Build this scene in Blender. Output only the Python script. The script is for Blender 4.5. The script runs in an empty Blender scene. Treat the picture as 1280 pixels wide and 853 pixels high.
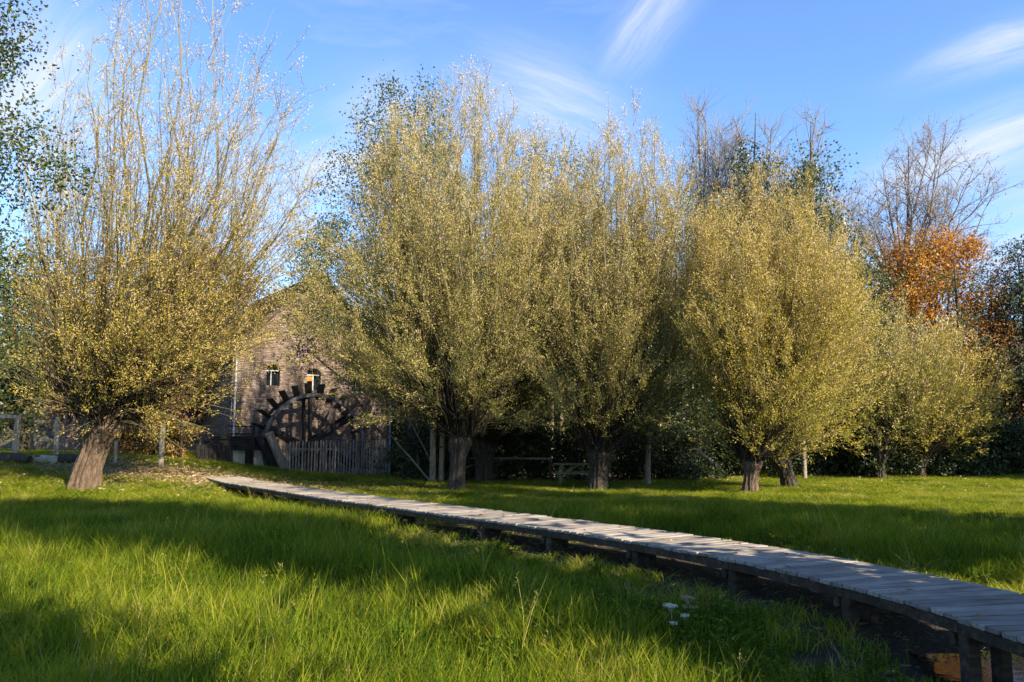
import bpy, math, random
import numpy as np
from mathutils import Vector, Matrix
from mathutils.geometry import tessellate_polygon

# ------------------------------------------------------------------ camera, sky, sun, exposure
SC = bpy.context.scene
COL = SC.collection
F = 28.0 / 36.0 * 1280.0
EYE = 1.7
PITCH = math.atan(118.5 / F)
cam_d = bpy.data.cameras.new('camera')
cam_d.lens = 28.0
cam_d.sensor_width = 36.0
cam_d.clip_start = 0.1
cam_d.clip_end = 3000.0
cam = bpy.data.objects.new('camera', cam_d)
COL.objects.link(cam)
cam.location = (0, 0, EYE)
cam.rotation_euler = (math.pi / 2 + PITCH, 0, 0)
SC.camera = cam

SUN_AZ = math.radians(46.0)      # to the right of the line behind the camera
SUN_EL = math.radians(34.0)
SUNV = Vector((math.sin(SUN_AZ) * math.cos(SUN_EL), -math.cos(SUN_AZ) * math.cos(SUN_EL), math.sin(SUN_EL)))
sun_d = bpy.data.lights.new('sun', 'SUN')
sun_d.energy = 5.0
sun_d.angle = math.radians(0.5)
sun_d.color = (1.0, 0.87, 0.66)
sun = bpy.data.objects.new('sun', sun_d)
COL.objects.link(sun)
sun.rotation_euler = SUNV.to_track_quat('Z', 'Y').to_euler()
sun.location = SUNV * 200

SC.view_settings.view_transform = 'Standard'
SC.view_settings.look = 'None'
SC.view_settings.exposure = 1.48
SC.view_settings.gamma = 1.0
SC.view_settings.use_curve_mapping = False
SC.cycles.max_bounces = 6
SC.cycles.transmission_bounces = 4
SC.cycles.diffuse_bounces = 3


class NT:
    """small node-tree helper"""
    def __init__(s, tree):
        s.t = tree
        s.n = tree.nodes
        s.l = tree.links

    def add(s, typ, ins=None, **kw):
        n = s.n.new(typ)
        for k, v in kw.items():
            setattr(n, k, v)
        for k, v in (ins or {}).items():
            sock = n.inputs[k]
            if hasattr(v, 'links') or isinstance(v, bpy.types.NodeSocket):
                s.l.new(v, sock)
            else:
                sock.default_value = v
        return n

    def math(s, op, a, b=0.0, clamp=False):
        n = s.add('ShaderNodeMath', {0: a, 1: b}, operation=op)
        n.use_clamp = clamp
        return n.outputs[0]

    def ramp(s, fac, stops, interp='LINEAR'):
        n = s.add('ShaderNodeValToRGB', {0: fac})
        r = n.color_ramp
        r.interpolation = interp
        while len(r.elements) < len(stops):
            r.elements.new(0.5)
        for e, (p, c) in zip(r.elements, stops):
            e.position = p
            e.color = (c[0], c[1], c[2], 1)
        return n.outputs[0]

    def mix(s, fac, a, b, mode='MIX'):
        n = s.add('ShaderNodeMix', data_type='RGBA', blend_type=mode)
        for i, v in ((0, fac), (6, a), (7, b)):
            if isinstance(v, bpy.types.NodeSocket):
                s.l.new(v, n.inputs[i])
            elif i == 0:
                n.inputs[0].default_value = v
            else:
                n.inputs[i].default_value = (v[0], v[1], v[2], 1)
        return n.outputs[2]


def pix_dir(px, py):
    u = (px - 640.0) / F
    v = (426.5 - py) / F
    c, s_ = math.cos(PITCH), math.sin(PITCH)
    return Vector((u, c - v * s_, s_ + v * c))


world = bpy.data.worlds.new('World')
SC.world = world
world.use_nodes = True
W = NT(world.node_tree)
W.n.clear()
sky = W.add('ShaderNodeTexSky', sky_type='NISHITA', sun_disc=False)
sky.sun_elevation = SUN_EL
sky.sun_rotation = math.atan2(SUNV.x, SUNV.y)
sky.altitude = 200
sky.air_density = 1.0
sky.dust_density = 0.3
sky.ozone_density = 2.0
tc = W.add('ShaderNodeTexCoord')
nrm = W.add('ShaderNodeVectorMath', {0: tc.outputs['Generated']}, operation='NORMALIZE').outputs[0]
warp = W.add('ShaderNodeTexNoise', {'Vector': nrm, 'Scale': 7.0, 'Detail': 4.0})
wv = W.add('ShaderNodeVectorMath', {0: warp.outputs['Color'], 1: (0.5, 0.5, 0.5)}, operation='SUBTRACT').outputs[0]
wv = W.add('ShaderNodeVectorMath', {0: wv, 'Scale': 0.03}, operation='SCALE').outputs[0]
dirw = W.add('ShaderNodeVectorMath', {0: nrm, 1: wv}, operation='ADD').outputs[0]
total = None
# wisps of cirrus: (point on the streak, second point on the streak, half width in px, strength)
for (ax, ay, bx, by, wd, st, ln) in [
        (755, 90, 870, -50, 26, 0.75, 1.0), (1165, 90, 1370, 24, 17, 1.0, 1.0), (1090, 235, 1420, 125, 32, 1.0, 1.0),
        (-30, 190, 110, 40, 70, 1.0, 1.0), (360, 232, 480, 196, 34, 1.0, 1.0), (410, 160, 520, 100, 38, 0.55, 1.0),
        (590, 92, 780, 165, 50, 0.75, 1.0), (1225, 335, 1350, 295, 26, 0.9, 1.0), (260, 215, 400, 310, 70, 0.6, 1.0),
        (1180, 260, 1440, 175, 55, 0.5, 1.0)]:
    a = pix_dir(ax, ay).normalized()
    b = pix_dir(bx, by).normalized()
    ctr = ((a + b) / 2).normalized()
    t = (b - a).normalized()
    nn = ctr.cross(t).normalized()
    half = (b - a).length * 0.5 * ln
    d = W.add('ShaderNodeVectorMath', {0: dirw, 1: tuple(ctr)}, operation='SUBTRACT').outputs[0]
    da = W.add('ShaderNodeVectorMath', {0: d, 1: tuple(t)}, operation='DOT_PRODUCT').outputs['Value']
    db = W.add('ShaderNodeVectorMath', {0: d, 1: tuple(nn)}, operation='DOT_PRODUCT').outputs['Value']
    qa = W.math('POWER', W.math('ABSOLUTE', W.math('MULTIPLY', da, 1.0 / half)), 2.0)
    qb = W.math('POWER', W.math('ABSOLUTE', W.math('MULTIPLY', db, F / wd)), 2.0)
    e = W.math('EXPONENT', W.math('MULTIPLY', W.math('ADD', qa, qb), -1.0))
    # fibres along the streak
    comb = W.add('ShaderNodeCombineXYZ', {0: W.math('MULTIPLY', da, 5.0), 1: W.math('MULTIPLY', db, 42.0), 2: 0.37 * ax}).outputs[0]
    fb = W.add('ShaderNodeTexNoise', {'Vector': comb, 'Scale': 1.3, 'Detail': 9.0, 'Roughness': 0.68, 'Distortion': 0.25}).outputs['Fac']
    fb = W.ramp(fb, [(0.26, (0.12, 0.12, 0.12)), (0.66, (1, 1, 1))])
    m = W.math('MULTIPLY', W.math('MULTIPLY', e, fb), st, clamp=True)
    total = m if total is None else W.math('MAXIMUM', total, m)
# the same kind of thin cirrus all over the rest of the sky
sp = W.add('ShaderNodeMapping', {'Vector': dirw, 'Scale': (1.5, 4.0, 9.0), 'Rotation': (0.3, 0.2, 0.7)}).outputs[0]
gn = W.add('ShaderNodeTexNoise', {'Vector': sp, 'Scale': 1.6, 'Detail': 7.0, 'Roughness': 0.6}).outputs['Fac']
gn = W.ramp(gn, [(0.58, (0, 0, 0)), (0.9, (0.45, 0.45, 0.45))])
total = W.math('MAXIMUM', total, gn)
tint = W.mix(1.0, sky.outputs[0], (0.75, 0.94, 1.18), 'MULTIPLY')
skyc = W.mix(total, tint, (3.3, 3.5, 3.85))
bg = W.add('ShaderNodeBackground', {'Color': skyc, 'Strength': 0.10})
wo = W.add('ShaderNodeOutputWorld', {'Surface': bg.outputs[0]})

# ------------------------------------------------------------------ helpers
RNG = np.random.default_rng(7)


def on_ground(px, py, z=0.0):
    d = pix_dir(px, py)
    t = (z - EYE) / d.z
    return Vector((d.x * t, d.y * t, z))


def at_depth(px, py, y):
    d = pix_dir(px, py)
    t = y / d.y
    return Vector((d.x * t, y, EYE + d.z * t))


def tag(o, label=None, cat=None, group=None, kind=None):
    if label: o['label'] = label
    if cat: o['category'] = cat
    if group: o['group'] = group
    if kind: o['kind'] = kind
    return o


def empty(name, loc, rz=0.0):
    o = bpy.data.objects.new(name, None)
    COL.objects.link(o)
    o.location = loc
    o.rotation_euler = (0, 0, rz)
    o.empty_display_size = 0.2
    return o


def mesh_raw(name, verts, quads=None, tris=None, attrs=None, smooth=False, mat=None):
    """mesh from numpy arrays"""
    me = bpy.data.meshes.new(name)
    verts = np.asarray(verts, np.float32).reshape(-1, 3)
    parts, tot = [], []
    if quads is not None and len(quads):
        quads = np.asarray(quads, np.int32).reshape(-1, 4)
        parts.append(quads.ravel())
        tot.append(np.full(len(quads), 4, np.int32))
    if tris is not None and len(tris):
        tris = np.asarray(tris, np.int32).reshape(-1, 3)
        parts.append(tris.ravel())
        tot.append(np.full(len(tris), 3, np.int32))
    loops = np.concatenate(parts)
    tot = np.concatenate(tot)
    start = np.concatenate([[0], np.cumsum(tot)[:-1]]).astype(np.int32)
    me.vertices.add(len(verts))
    me.vertices.foreach_set('co', verts.ravel())
    me.loops.add(len(loops))
    me.loops.foreach_set('vertex_index', loops)
    me.polygons.add(len(tot))
    me.polygons.foreach_set('loop_start', start)
    for k, (dom, v) in (attrs or {}).items():
        a = me.attributes.new(k, 'FLOAT', dom)
        a.data.foreach_set('value', np.asarray(v, np.float32))
    me.update(calc_edges=True)
    me.polygons.foreach_set('use_smooth', np.full(len(tot), bool(smooth)))
    if mat:
        me.materials.append(mat)
    return me


def link(name, me, parent=None, loc=None):
    o = bpy.data.objects.new(name, me)
    COL.objects.link(o)
    if parent: o.parent = parent
    if loc is not None: o.location = loc
    return o


class Geo:
    """collects quads and tris"""
    def __init__(s):
        s.v, s.q, s.t, s.n, s.tq, s.tt = [], [], [], 0, [], []

    def add(s, v, q=None, t=None, tint=0.5):
        v = np.asarray(v, float).reshape(-1, 3)
        if q is not None and len(q):
            q = np.asarray(q, int).reshape(-1, 4)
            s.q.append(q + s.n)
            s.tq.append(np.broadcast_to(tint, (len(q),)).astype(float))
        if t is not None and len(t):
            t = np.asarray(t, int).reshape(-1, 3)
            s.t.append(t + s.n)
            s.tt.append(np.broadcast_to(tint, (len(t),)).astype(float))
        s.v.append(v)
        s.n += len(v)
        return s

    BOXQ = [(0, 3, 2, 1), (4, 5, 6, 7), (0, 1, 5, 4), (1, 2, 6, 5), (2, 3, 7, 6), (3, 0, 4, 7)]

    def box(s, x0, x1, y0, y1, z0, z1, tint=0.5, M=None):
        v = [(x0, y0, z0), (x1, y0, z0), (x1, y1, z0), (x0, y1, z0), (x0, y0, z1), (x1, y0, z1), (x1, y1, z1), (x0, y1, z1)]
        if M is not None:
            v = [M @ Vector(p) for p in v]
        return s.add([tuple(p) for p in v], s.BOXQ, tint=tint)

    def cbox(s, x0, x1, y0, y1, z0, z1, c=0.01, tint=0.5, M=None):
        """box with chamfered edges (44 triangles)"""
        lo = np.array([x0, y0, z0], float); hi = np.array([x1, y1, z1], float)
        ctr = (lo + hi) / 2; h = (hi - lo) / 2
        c = min(c, h.min() * 0.8)
        v, idx = [], {}
        for sx in (-1, 1):
            for sy in (-1, 1):
                for sz in (-1, 1):
                    for ax in range(3):
                        p = np.array([sx, sy, sz]) * (h - c)
                        p[ax] = (sx, sy, sz)[ax] * h[ax]
                        idx[(sx, sy, sz, ax)] = len(v)
                        v.append(ctr + p)
        q, t = [], []
        for ax in range(3):
            a, b = (ax + 1) % 3, (ax + 2) % 3
            for sg in (-1, 1):
                f = []
                for (sa, sb) in ((-1, -1), (1, -1), (1, 1), (-1, 1)):
                    k = [0, 0, 0]; k[ax] = sg; k[a] = sa; k[b] = sb
                    f.append(idx[(k[0], k[1], k[2], ax)])
                q.append(f if sg > 0 else f[::-1])
        for ax in range(3):
            a, b = (ax + 1) % 3, (ax + 2) % 3
            for sa in (-1, 1):
                for sb in (-1, 1):
                    k0 = [0, 0, 0]; k0[ax] = -1; k0[a] = sa; k0[b] = sb
                    k1 = list(k0); k1[ax] = 1
                    f = [idx[(*k0, a)], idx[(*k1, a)], idx[(*k1, b)], idx[(*k0, b)]]
                    q.append(f if sa * sb < 0 else f[::-1])
        for sx in (-1, 1):
            for sy in (-1, 1):
                for sz in (-1, 1):
                    f = [idx[(sx, sy, sz, 0)], idx[(sx, sy, sz, 1)], idx[(sx, sy, sz, 2)]]
                    t.append(f if sx * sy * sz > 0 else f[::-1])
        v = np.array(v)
        if M is not None:
            v = np.array([tuple(M @ Vector(p)) for p in v])
        return s.add(v, q, t, tint)

    def bar(s, p, q, w, h, c=0.01, tint=0.5, up=(0, 0, 1)):
        """rectangular bar from p to q, w across, h along up"""
        p, q = Vector(p), Vector(q)
        d = (q - p); L = d.length; d.normalize()
        u = Vector(up)
        if abs(d.dot(u)) > 0.97: u = Vector((0, 1, 0))
        side = d.cross(u).normalized(); u = side.cross(d).normalized()
        M = Matrix(((d.x, side.x, u.x, p.x), (d.y, side.y, u.y, p.y), (d.z, side.z, u.z, p.z), (0, 0, 0, 1)))
        return s.cbox(0, L, -w / 2, w / 2, -h / 2, h / 2, c, tint, M)

    def tubes(s, P, R, sides=5, tint=0.5, cap=False):
        P = np.asarray(P, float); R = np.asarray(R, float)
        if P.ndim == 2: P = P[None]; R = R[None]
        N, K, _ = P.shape
        v, q = tube_arrays(P, R, sides)
        tint = np.asarray(tint, float)
        if tint.ndim == 2:
            s.add(v, q, tint=np.repeat(tint.ravel(), sides))
            tint = tint[:, 0]
        else:
            tint = np.broadcast_to(tint, (N,))
            s.add(v, q, tint=np.repeat(tint, (K - 1) * sides))
        if cap:
            for n in range(N):
                b = s.n - N * K * sides + n * K * sides
                for k0 in (0, K - 1):
                    ctr = P[n, k0]
                    s.v.append(ctr[None]); ci = s.n; s.n += 1
                    r = [b + k0 * sides + i for i in range(sides)]
                    f = [[r[i], r[(i + 1) % sides], ci] if k0 else [r[(i + 1) % sides], r[i], ci] for i in range(sides)]
                    s.t.append(np.array(f)); s.tt.append(np.full(sides, tint[n]))
        return s

    def mesh(s, name, mat, smooth=False):
        q = np.concatenate(s.q) if s.q else None
        t = np.concatenate(s.t) if s.t else None
        tint = np.concatenate(s.tq + s.tt)
        return mesh_raw(name, np.concatenate(s.v), q, t, {'tint': ('FACE', tint)}, smooth, mat)

    def build(s, name, mat, parent=None, smooth=False):
        return link(name, s.mesh(name, mat, smooth), parent)


def tube_arrays(P, R, sides):
    N, K, _ = P.shape
    T = np.gradient(P, axis=1) if K > 2 else np.repeat((P[:, 1:] - P[:, :1]), K, axis=1)
    T /= np.linalg.norm(T, axis=2, keepdims=True) + 1e-9
    mean = P[:, -1] - P[:, 0]
    mean /= np.linalg.norm(mean, axis=1, keepdims=True) + 1e-9
    ref = np.where(np.abs(mean[:, 2:3]) < 0.8, np.array([[0, 0, 1.0]]), np.array([[1.0, 0, 0]]))
    A = np.cross(T, ref[:, None, :]); A /= np.linalg.norm(A, axis=2, keepdims=True) + 1e-9
    B = np.cross(T, A)
    ang = np.arange(sides) * 2 * math.pi / sides
    ca, sa = np.cos(ang), np.sin(ang)
    v = P[:, :, None, :] + R[:, :, None, None] * (A[:, :, None, :] * ca[None, None, :, None] + B[:, :, None, :] * sa[None, None, :, None])
    n = np.arange(N)[:, None, None] * K * sides
    k = np.arange(K - 1)[None, :, None] * sides
    i = np.arange(sides)[None, None, :]
    j = (i + 1) % sides
    a = n + k + i; b = n + k + j
    q = np.stack([a, a + sides, b + sides, b], -1).reshape(-1, 4)
    return v.reshape(-1, 3), q


def unit(v):
    return v / (np.linalg.norm(v, axis=-1, keepdims=True) + 1e-9)


def leaf_arrays(C, D, L, Wd, rng, fold=0.25):
    """one four-vertex leaf per centre C, pointing along D"""
    N = len(C)
    side = unit(np.cross(D, unit(rng.normal(size=(N, 3)))))
    nor = np.cross(side, D)
    L = L[:, None]; Wd = Wd[:, None]
    p0 = C; p2 = C + D * L - nor * L * 0.12
    mid = C + D * L * 0.45 + nor * Wd * fold
    p1 = mid + side * Wd * 0.5; p3 = mid - side * Wd * 0.5
    v = np.stack([p0, p1, p2, p3], 1).reshape(-1, 3)
    q = np.arange(N * 4).reshape(-1, 4)
    return v, q


# ------------------------------------------------------------------ materials
MATS = {}


def new_mat(name):
    m = bpy.data.materials.new(name)
    m.use_nodes = True
    m.node_tree.nodes.clear()
    MATS[name] = m
    return m, NT(m.node_tree)


def leaf_mat(name, stops, transl=0.35, rough=0.55, spec=0.3, objvar=0.0, tcol=(1.0, 1.0, 0.6), patch=0.0):
    m, t = new_mat(name)
    a = t.add('ShaderNodeAttribute', attribute_name='tint').outputs['Fac']
    if objvar:
        oi = t.add('ShaderNodeObjectInfo')
        r = oi.outputs['Random']
        if patch:
            pn = t.add('ShaderNodeTexNoise', {'Vector': oi.outputs['Location'], 'Scale': 0.55, 'Detail': 4.0, 'Roughness': 0.65}).outputs['Fac']
            a = t.math('ADD', a, t.math('MULTIPLY', t.math('SUBTRACT', pn, 0.5), patch), clamp=True)
        a = t.math('ADD', a, t.math('MULTIPLY', t.math('SUBTRACT', r, 0.5), objvar), clamp=True)
    c = t.ramp(a, stops)
    p = t.add('ShaderNodeBsdfPrincipled', {'Base Color': c, 'Roughness': rough, 'Specular IOR Level': spec})
    tr = t.add('ShaderNodeBsdfTranslucent', {'Color': t.mix(1.0, c, tcol, 'MULTIPLY')})
    mx = t.add('ShaderNodeMixShader', {0: transl, 1: p.outputs[0], 2: tr.outputs[0]})
    t.add('ShaderNodeOutputMaterial', {'Surface': mx.outputs[0]})
    return m


def bark_mat(name, c0, c1, c2, scale=(9, 9, 1.6), bump=0.5, moss=None):
    m, t = new_mat(name)
    tcn = t.add('ShaderNodeTexCoord')
    mp = t.add('ShaderNodeMapping', {'Vector': tcn.outputs['Object'], 'Scale': scale}).outputs[0]
    n1 = t.add('ShaderNodeTexNoise', {'Vector': mp, 'Scale': 2.2, 'Detail': 8.0, 'Roughness': 0.65, 'Distortion': 0.6}).outputs['Fac']
    n2 = t.add('ShaderNodeTexNoise', {'Vector': tcn.outputs['Object'], 'Scale': 1.4, 'Detail': 3.0}).outputs['Fac']
    c = t.ramp(n1, [(0.3, c0), (0.5, c1), (0.72, c2)])
    c = t.mix(t.math('MULTIPLY', n2, 0.5), c, c1)
    if moss:
        mk = t.ramp(n2, [(0.5, (0, 0, 0)), (0.68, (1, 1, 1))])
        c = t.mix(t.math('MULTIPLY', mk, 0.7), c, moss)
    b = t.add('ShaderNodeBump', {'Height': n1, 'Strength': bump, 'Distance': 0.04}).outputs[0]
    p = t.add('ShaderNodeBsdfPrincipled', {'Base Color': c, 'Roughness': 0.9, 'Specular IOR Level': 0.15, 'Normal': b})
    t.add('ShaderNodeOutputMaterial', {'Surface': p.outputs[0]})
    return m


def wood_mat(name, c0, c1, c2, scale=(2, 30, 30), rough=0.85, var=0.35, bump=0.35, coords='Object'):
    """grain along local x; each piece differs by its own random value and by its tint"""
    m, t = new_mat(name)
    tcn = t.add('ShaderNodeTexCoord')
    rnd = t.add('ShaderNodeObjectInfo').outputs['Random']
    off = t.add('ShaderNodeVectorMath', {0: tcn.outputs[coords], 1: t.add('ShaderNodeCombineXYZ', {0: t.math('MULTIPLY', rnd, 37.0), 1: t.math('MULTIPLY', rnd, 11.0), 2: 0.0}).outputs[0]}, operation='ADD').outputs[0]
    mp = t.add('ShaderNodeMapping', {'Vector': off, 'Scale': scale}).outputs[0]
    n1 = t.add('ShaderNodeTexNoise', {'Vector': mp, 'Scale': 1.0, 'Detail': 6.0, 'Roughness': 0.6, 'Distortion': 0.4}).outputs['Fac']
    n2 = t.add('ShaderNodeTexNoise', {'Vector': off, 'Scale': 3.0, 'Detail': 3.0}).outputs['Fac']
    c = t.ramp(n1, [(0.3, c0), (0.5, c1), (0.7, c2)])
    c = t.mix(t.ramp(n2, [(0.45, (0, 0, 0)), (0.7, (0.6, 0.6, 0.6))]), c, c0)
    f = t.math('MULTIPLY_ADD', rnd, var)
    t.n[-1].inputs[2].default_value = 1.0 - var / 2
    at = t.add('ShaderNodeAttribute', attribute_name='tint').outputs['Fac']
    f = t.math('MULTIPLY', f, t.math('ADD', at, 0.5))
    c = t.mix(1.0, c, t.add('ShaderNodeCombineColor', {0: f, 1: f, 2: f}).outputs[0], 'MULTIPLY')
    b = t.add('ShaderNodeBump', {'Height': n1, 'Strength': bump, 'Distance': 0.01}).outputs[0]
    p = t.add('ShaderNodeBsdfPrincipled', {'Base Color': c, 'Roughness': rough, 'Specular IOR Level': 0.25, 'Normal': b})
    t.add('ShaderNodeOutputMaterial', {'Surface': p.outputs[0]})
    return m


def plain_mat(name, c, rough=0.8, metal=0.0, nscale=6.0, amt=0.35, spec=0.3):
    m, t = new_mat(name)
    tcn = t.add('ShaderNodeTexCoord')
    n1 = t.add('ShaderNodeTexNoise', {'Vector': tcn.outputs['Object'], 'Scale': nscale, 'Detail': 6.0, 'Roughness': 0.6}).outputs['Fac']
    at = t.add('ShaderNodeAttribute', attribute_name='tint').outputs['Fac']
    k = t.math('MULTIPLY', t.math('ADD', at, 0.5), t.math('ADD', t.math('MULTIPLY', n1, amt * 2), 1 - amt))
    col = t.mix(1.0, c, t.add('ShaderNodeCombineColor', {0: k, 1: k, 2: k}).outputs[0], 'MULTIPLY')
    b = t.add('ShaderNodeBump', {'Height': n1, 'Strength': 0.25, 'Distance': 0.02}).outputs[0]
    p = t.add('ShaderNodeBsdfPrincipled', {'Base Color': col, 'Roughness': rough, 'Metallic': metal, 'Specular IOR Level': spec, 'Normal': b})
    t.add('ShaderNodeOutputMaterial', {'Surface': p.outputs[0]})
    return m


# willow leaves: low tint = olive green, high = yellow to pale straw
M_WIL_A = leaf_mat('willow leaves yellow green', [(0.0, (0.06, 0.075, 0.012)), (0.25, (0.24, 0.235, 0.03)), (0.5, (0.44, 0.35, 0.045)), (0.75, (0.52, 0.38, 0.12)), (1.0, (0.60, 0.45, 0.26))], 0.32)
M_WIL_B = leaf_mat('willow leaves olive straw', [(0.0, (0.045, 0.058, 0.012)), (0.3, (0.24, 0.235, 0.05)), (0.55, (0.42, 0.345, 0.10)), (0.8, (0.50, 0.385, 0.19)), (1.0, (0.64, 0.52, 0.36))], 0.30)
M_GREEN = leaf_mat('dark green leaves', [(0.0, (0.018, 0.032, 0.012)), (0.5, (0.045, 0.07, 0.018)), (0.85, (0.09, 0.11, 0.03)), (1.0, (0.16, 0.14, 0.05))], 0.25, 0.42, 0.5)
M_ALDER = leaf_mat('alder leaves', [(0.0, (0.03, 0.045, 0.015)), (0.5, (0.07, 0.095, 0.025)), (0.85, (0.14, 0.14, 0.04)), (1.0, (0.24, 0.20, 0.09))], 0.3, 0.42, 0.5)
M_ORANGE = leaf_mat('orange beech leaves', [(0.0, (0.13, 0.05, 0.012)), (0.45, (0.36, 0.15, 0.018)), (0.8, (0.50, 0.24, 0.03)), (1.0, (0.46, 0.30, 0.09))], 0.35)
M_RUSSET = leaf_mat('russet brown leaves', [(0.0, (0.06, 0.03, 0.018)), (0.5, (0.15, 0.08, 0.045)), (0.85, (0.26, 0.15, 0.08)), (1.0, (0.32, 0.22, 0.13))], 0.3)
M_BEIGE = leaf_mat('thin beige leaves', [(0.0, (0.20, 0.13, 0.06)), (0.5, (0.36, 0.25, 0.13)), (1.0, (0.48, 0.36, 0.22))], 0.3)
M_CONIFER = leaf_mat('conifer needles', [(0.0, (0.012, 0.022, 0.012)), (0.6, (0.03, 0.05, 0.02)), (1.0, (0.07, 0.09, 0.035))], 0.1, 0.6, 0.25)
M_BRUSH = leaf_mat('undergrowth leaves', [(0.0, (0.010, 0.018, 0.006)), (0.6, (0.035, 0.055, 0.014)), (0.9, (0.075, 0.085, 0.025)), (1.0, (0.15, 0.11, 0.05))], 0.2, 0.5, 0.35)
M_HEDGE = leaf_mat('hornbeam hedge leaves', [(0.0, (0.03, 0.04, 0.012)), (0.4, (0.08, 0.07, 0.02)), (0.7, (0.28, 0.14, 0.03)), (1.0, (0.42, 0.22, 0.04))], 0.3)
M_GRASS = leaf_mat('meadow grass', [(0.0, (0.03, 0.06, 0.006)), (0.3, (0.08, 0.135, 0.009)), (0.58, (0.21, 0.255, 0.014)), (0.86, (0.34, 0.32, 0.035)), (1.0, (0.40, 0.33, 0.13))], 0.48, 0.6, 0.10, 0.35, (1.0, 1.0, 0.45), 1.6)
M_WEED = leaf_mat('broad weed leaves', [(0.0, (0.03, 0.07, 0.006)), (0.5, (0.08, 0.135, 0.009)), (0.85, (0.16, 0.19, 0.015)), (1.0, (0.28, 0.25, 0.04))], 0.4, 0.6, 0.12, 0.3)
M_LITTER = leaf_mat('fallen leaves', [(0.0, (0.10, 0.06, 0.03)), (0.5, (0.26, 0.17, 0.08)), (1.0, (0.42, 0.32, 0.18))], 0.1)
M_UMBEL = leaf_mat('dry flower heads', [(0.0, (0.20, 0.15, 0.09)), (0.5, (0.36, 0.29, 0.19)), (1.0, (0.62, 0.59, 0.52))], 0.2)

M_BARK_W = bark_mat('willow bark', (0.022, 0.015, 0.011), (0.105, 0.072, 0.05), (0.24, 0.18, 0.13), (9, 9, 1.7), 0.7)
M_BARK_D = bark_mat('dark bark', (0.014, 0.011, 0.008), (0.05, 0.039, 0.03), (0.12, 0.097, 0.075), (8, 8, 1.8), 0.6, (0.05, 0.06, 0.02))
M_BARK_P = bark_mat('pale alder bark', (0.07, 0.055, 0.04), (0.21, 0.17, 0.125), (0.36, 0.31, 0.24), (7, 7, 3.0), 0.4)
m, t = new_mat('willow shoots')
a_ = t.add('ShaderNodeAttribute', attribute_name='tint').outputs['Fac']
c_ = t.ramp(a_, [(0.0, (0.026, 0.02, 0.014)), (0.45, (0.10, 0.082, 0.045)), (1.0, (0.27, 0.23, 0.13))])
t.add('ShaderNodeOutputMaterial', {'Surface': t.add('ShaderNodeBsdfPrincipled', {'Base Color': c_, 'Roughness': 0.75, 'Specular IOR Level': 0.2}).outputs[0]})
M_SHOOT = m
M_TWIG = bark_mat('grey twigs', (0.11, 0.095, 0.085), (0.20, 0.175, 0.155), (0.30, 0.265, 0.24), (6, 6, 2), 0.1)

M_PLANK = wood_mat('weathered deck planks', (0.11, 0.092, 0.075), (0.23, 0.20, 0.17), (0.36, 0.325, 0.28), (1.5, 40, 40), 0.8, 0.55, 0.6)
M_BEAM = wood_mat('dark deck beams', (0.022, 0.015, 0.010), (0.05, 0.034, 0.021), (0.10, 0.07, 0.042), (2, 20, 20), 0.85, 0.3)
M_BLACKWOOD = wood_mat('tarred wood', (0.006, 0.005, 0.005), (0.014, 0.012, 0.012), (0.03, 0.027, 0.028), (2, 20, 20), 0.7, 0.4)
M_RIM = wood_mat('grey wheel rim', (0.03, 0.03, 0.032), (0.085, 0.085, 0.09), (0.15, 0.15, 0.155), (6, 6, 6), 0.55, 0.3)
M_PICKET = wood_mat('grey picket wood', (0.10, 0.08, 0.065), (0.22, 0.185, 0.155), (0.36, 0.315, 0.265), (25, 25, 2), 0.85, 0.5)
M_OLDWOOD = wood_mat('bleached fence wood', (0.17, 0.13, 0.09), (0.33, 0.27, 0.20), (0.47, 0.41, 0.32), (20, 20, 2), 0.85, 0.3)
M_PALEBOARD = wood_mat('pale weathered boards', (0.28, 0.25, 0.21), (0.48, 0.45, 0.39), (0.60, 0.57, 0.5), (20, 20, 2), 0.85, 0.3)
M_TABLE = wood_mat('green grey table wood', (0.08, 0.075, 0.035), (0.16, 0.15, 0.075), (0.25, 0.235, 0.13), (3, 25, 25), 0.8, 0.3)
M_PIPE = plain_mat('zinc drainpipe', (0.24, 0.265, 0.29), 0.5, 0.3, 3.0, 0.2, 0.5)
M_MORTAR = plain_mat('lime mortar', (0.21, 0.18, 0.155), 0.95, 0, 9.0, 0.3, 0.1)
M_STONE = plain_mat('grey stone', (0.33, 0.29, 0.24), 0.9, 0, 7.0, 0.4, 0.2)
M_FRAME = plain_mat('grey window paint', (0.42, 0.43, 0.42), 0.6, 0, 8.0, 0.25)
M_DARKFRAME = plain_mat('dark window frame', (0.06, 0.06, 0.058), 0.6, 0, 8.0, 0.25)
M_SHUT = plain_mat('rusty orange panel', (0.42, 0.16, 0.035), 0.75, 0, 8.0, 0.4)
M_GLASS = plain_mat('dark window glass', (0.012, 0.015, 0.018), 0.08, 0, 2.0, 0.2, 0.8)
M_ROOF = plain_mat('dark clay roof', (0.055, 0.04, 0.036), 0.8, 0, 5.0, 0.45)
M_STEEL = plain_mat('thin steel post', (0.16, 0.16, 0.15), 0.5, 0.6, 8.0, 0.3)


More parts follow.
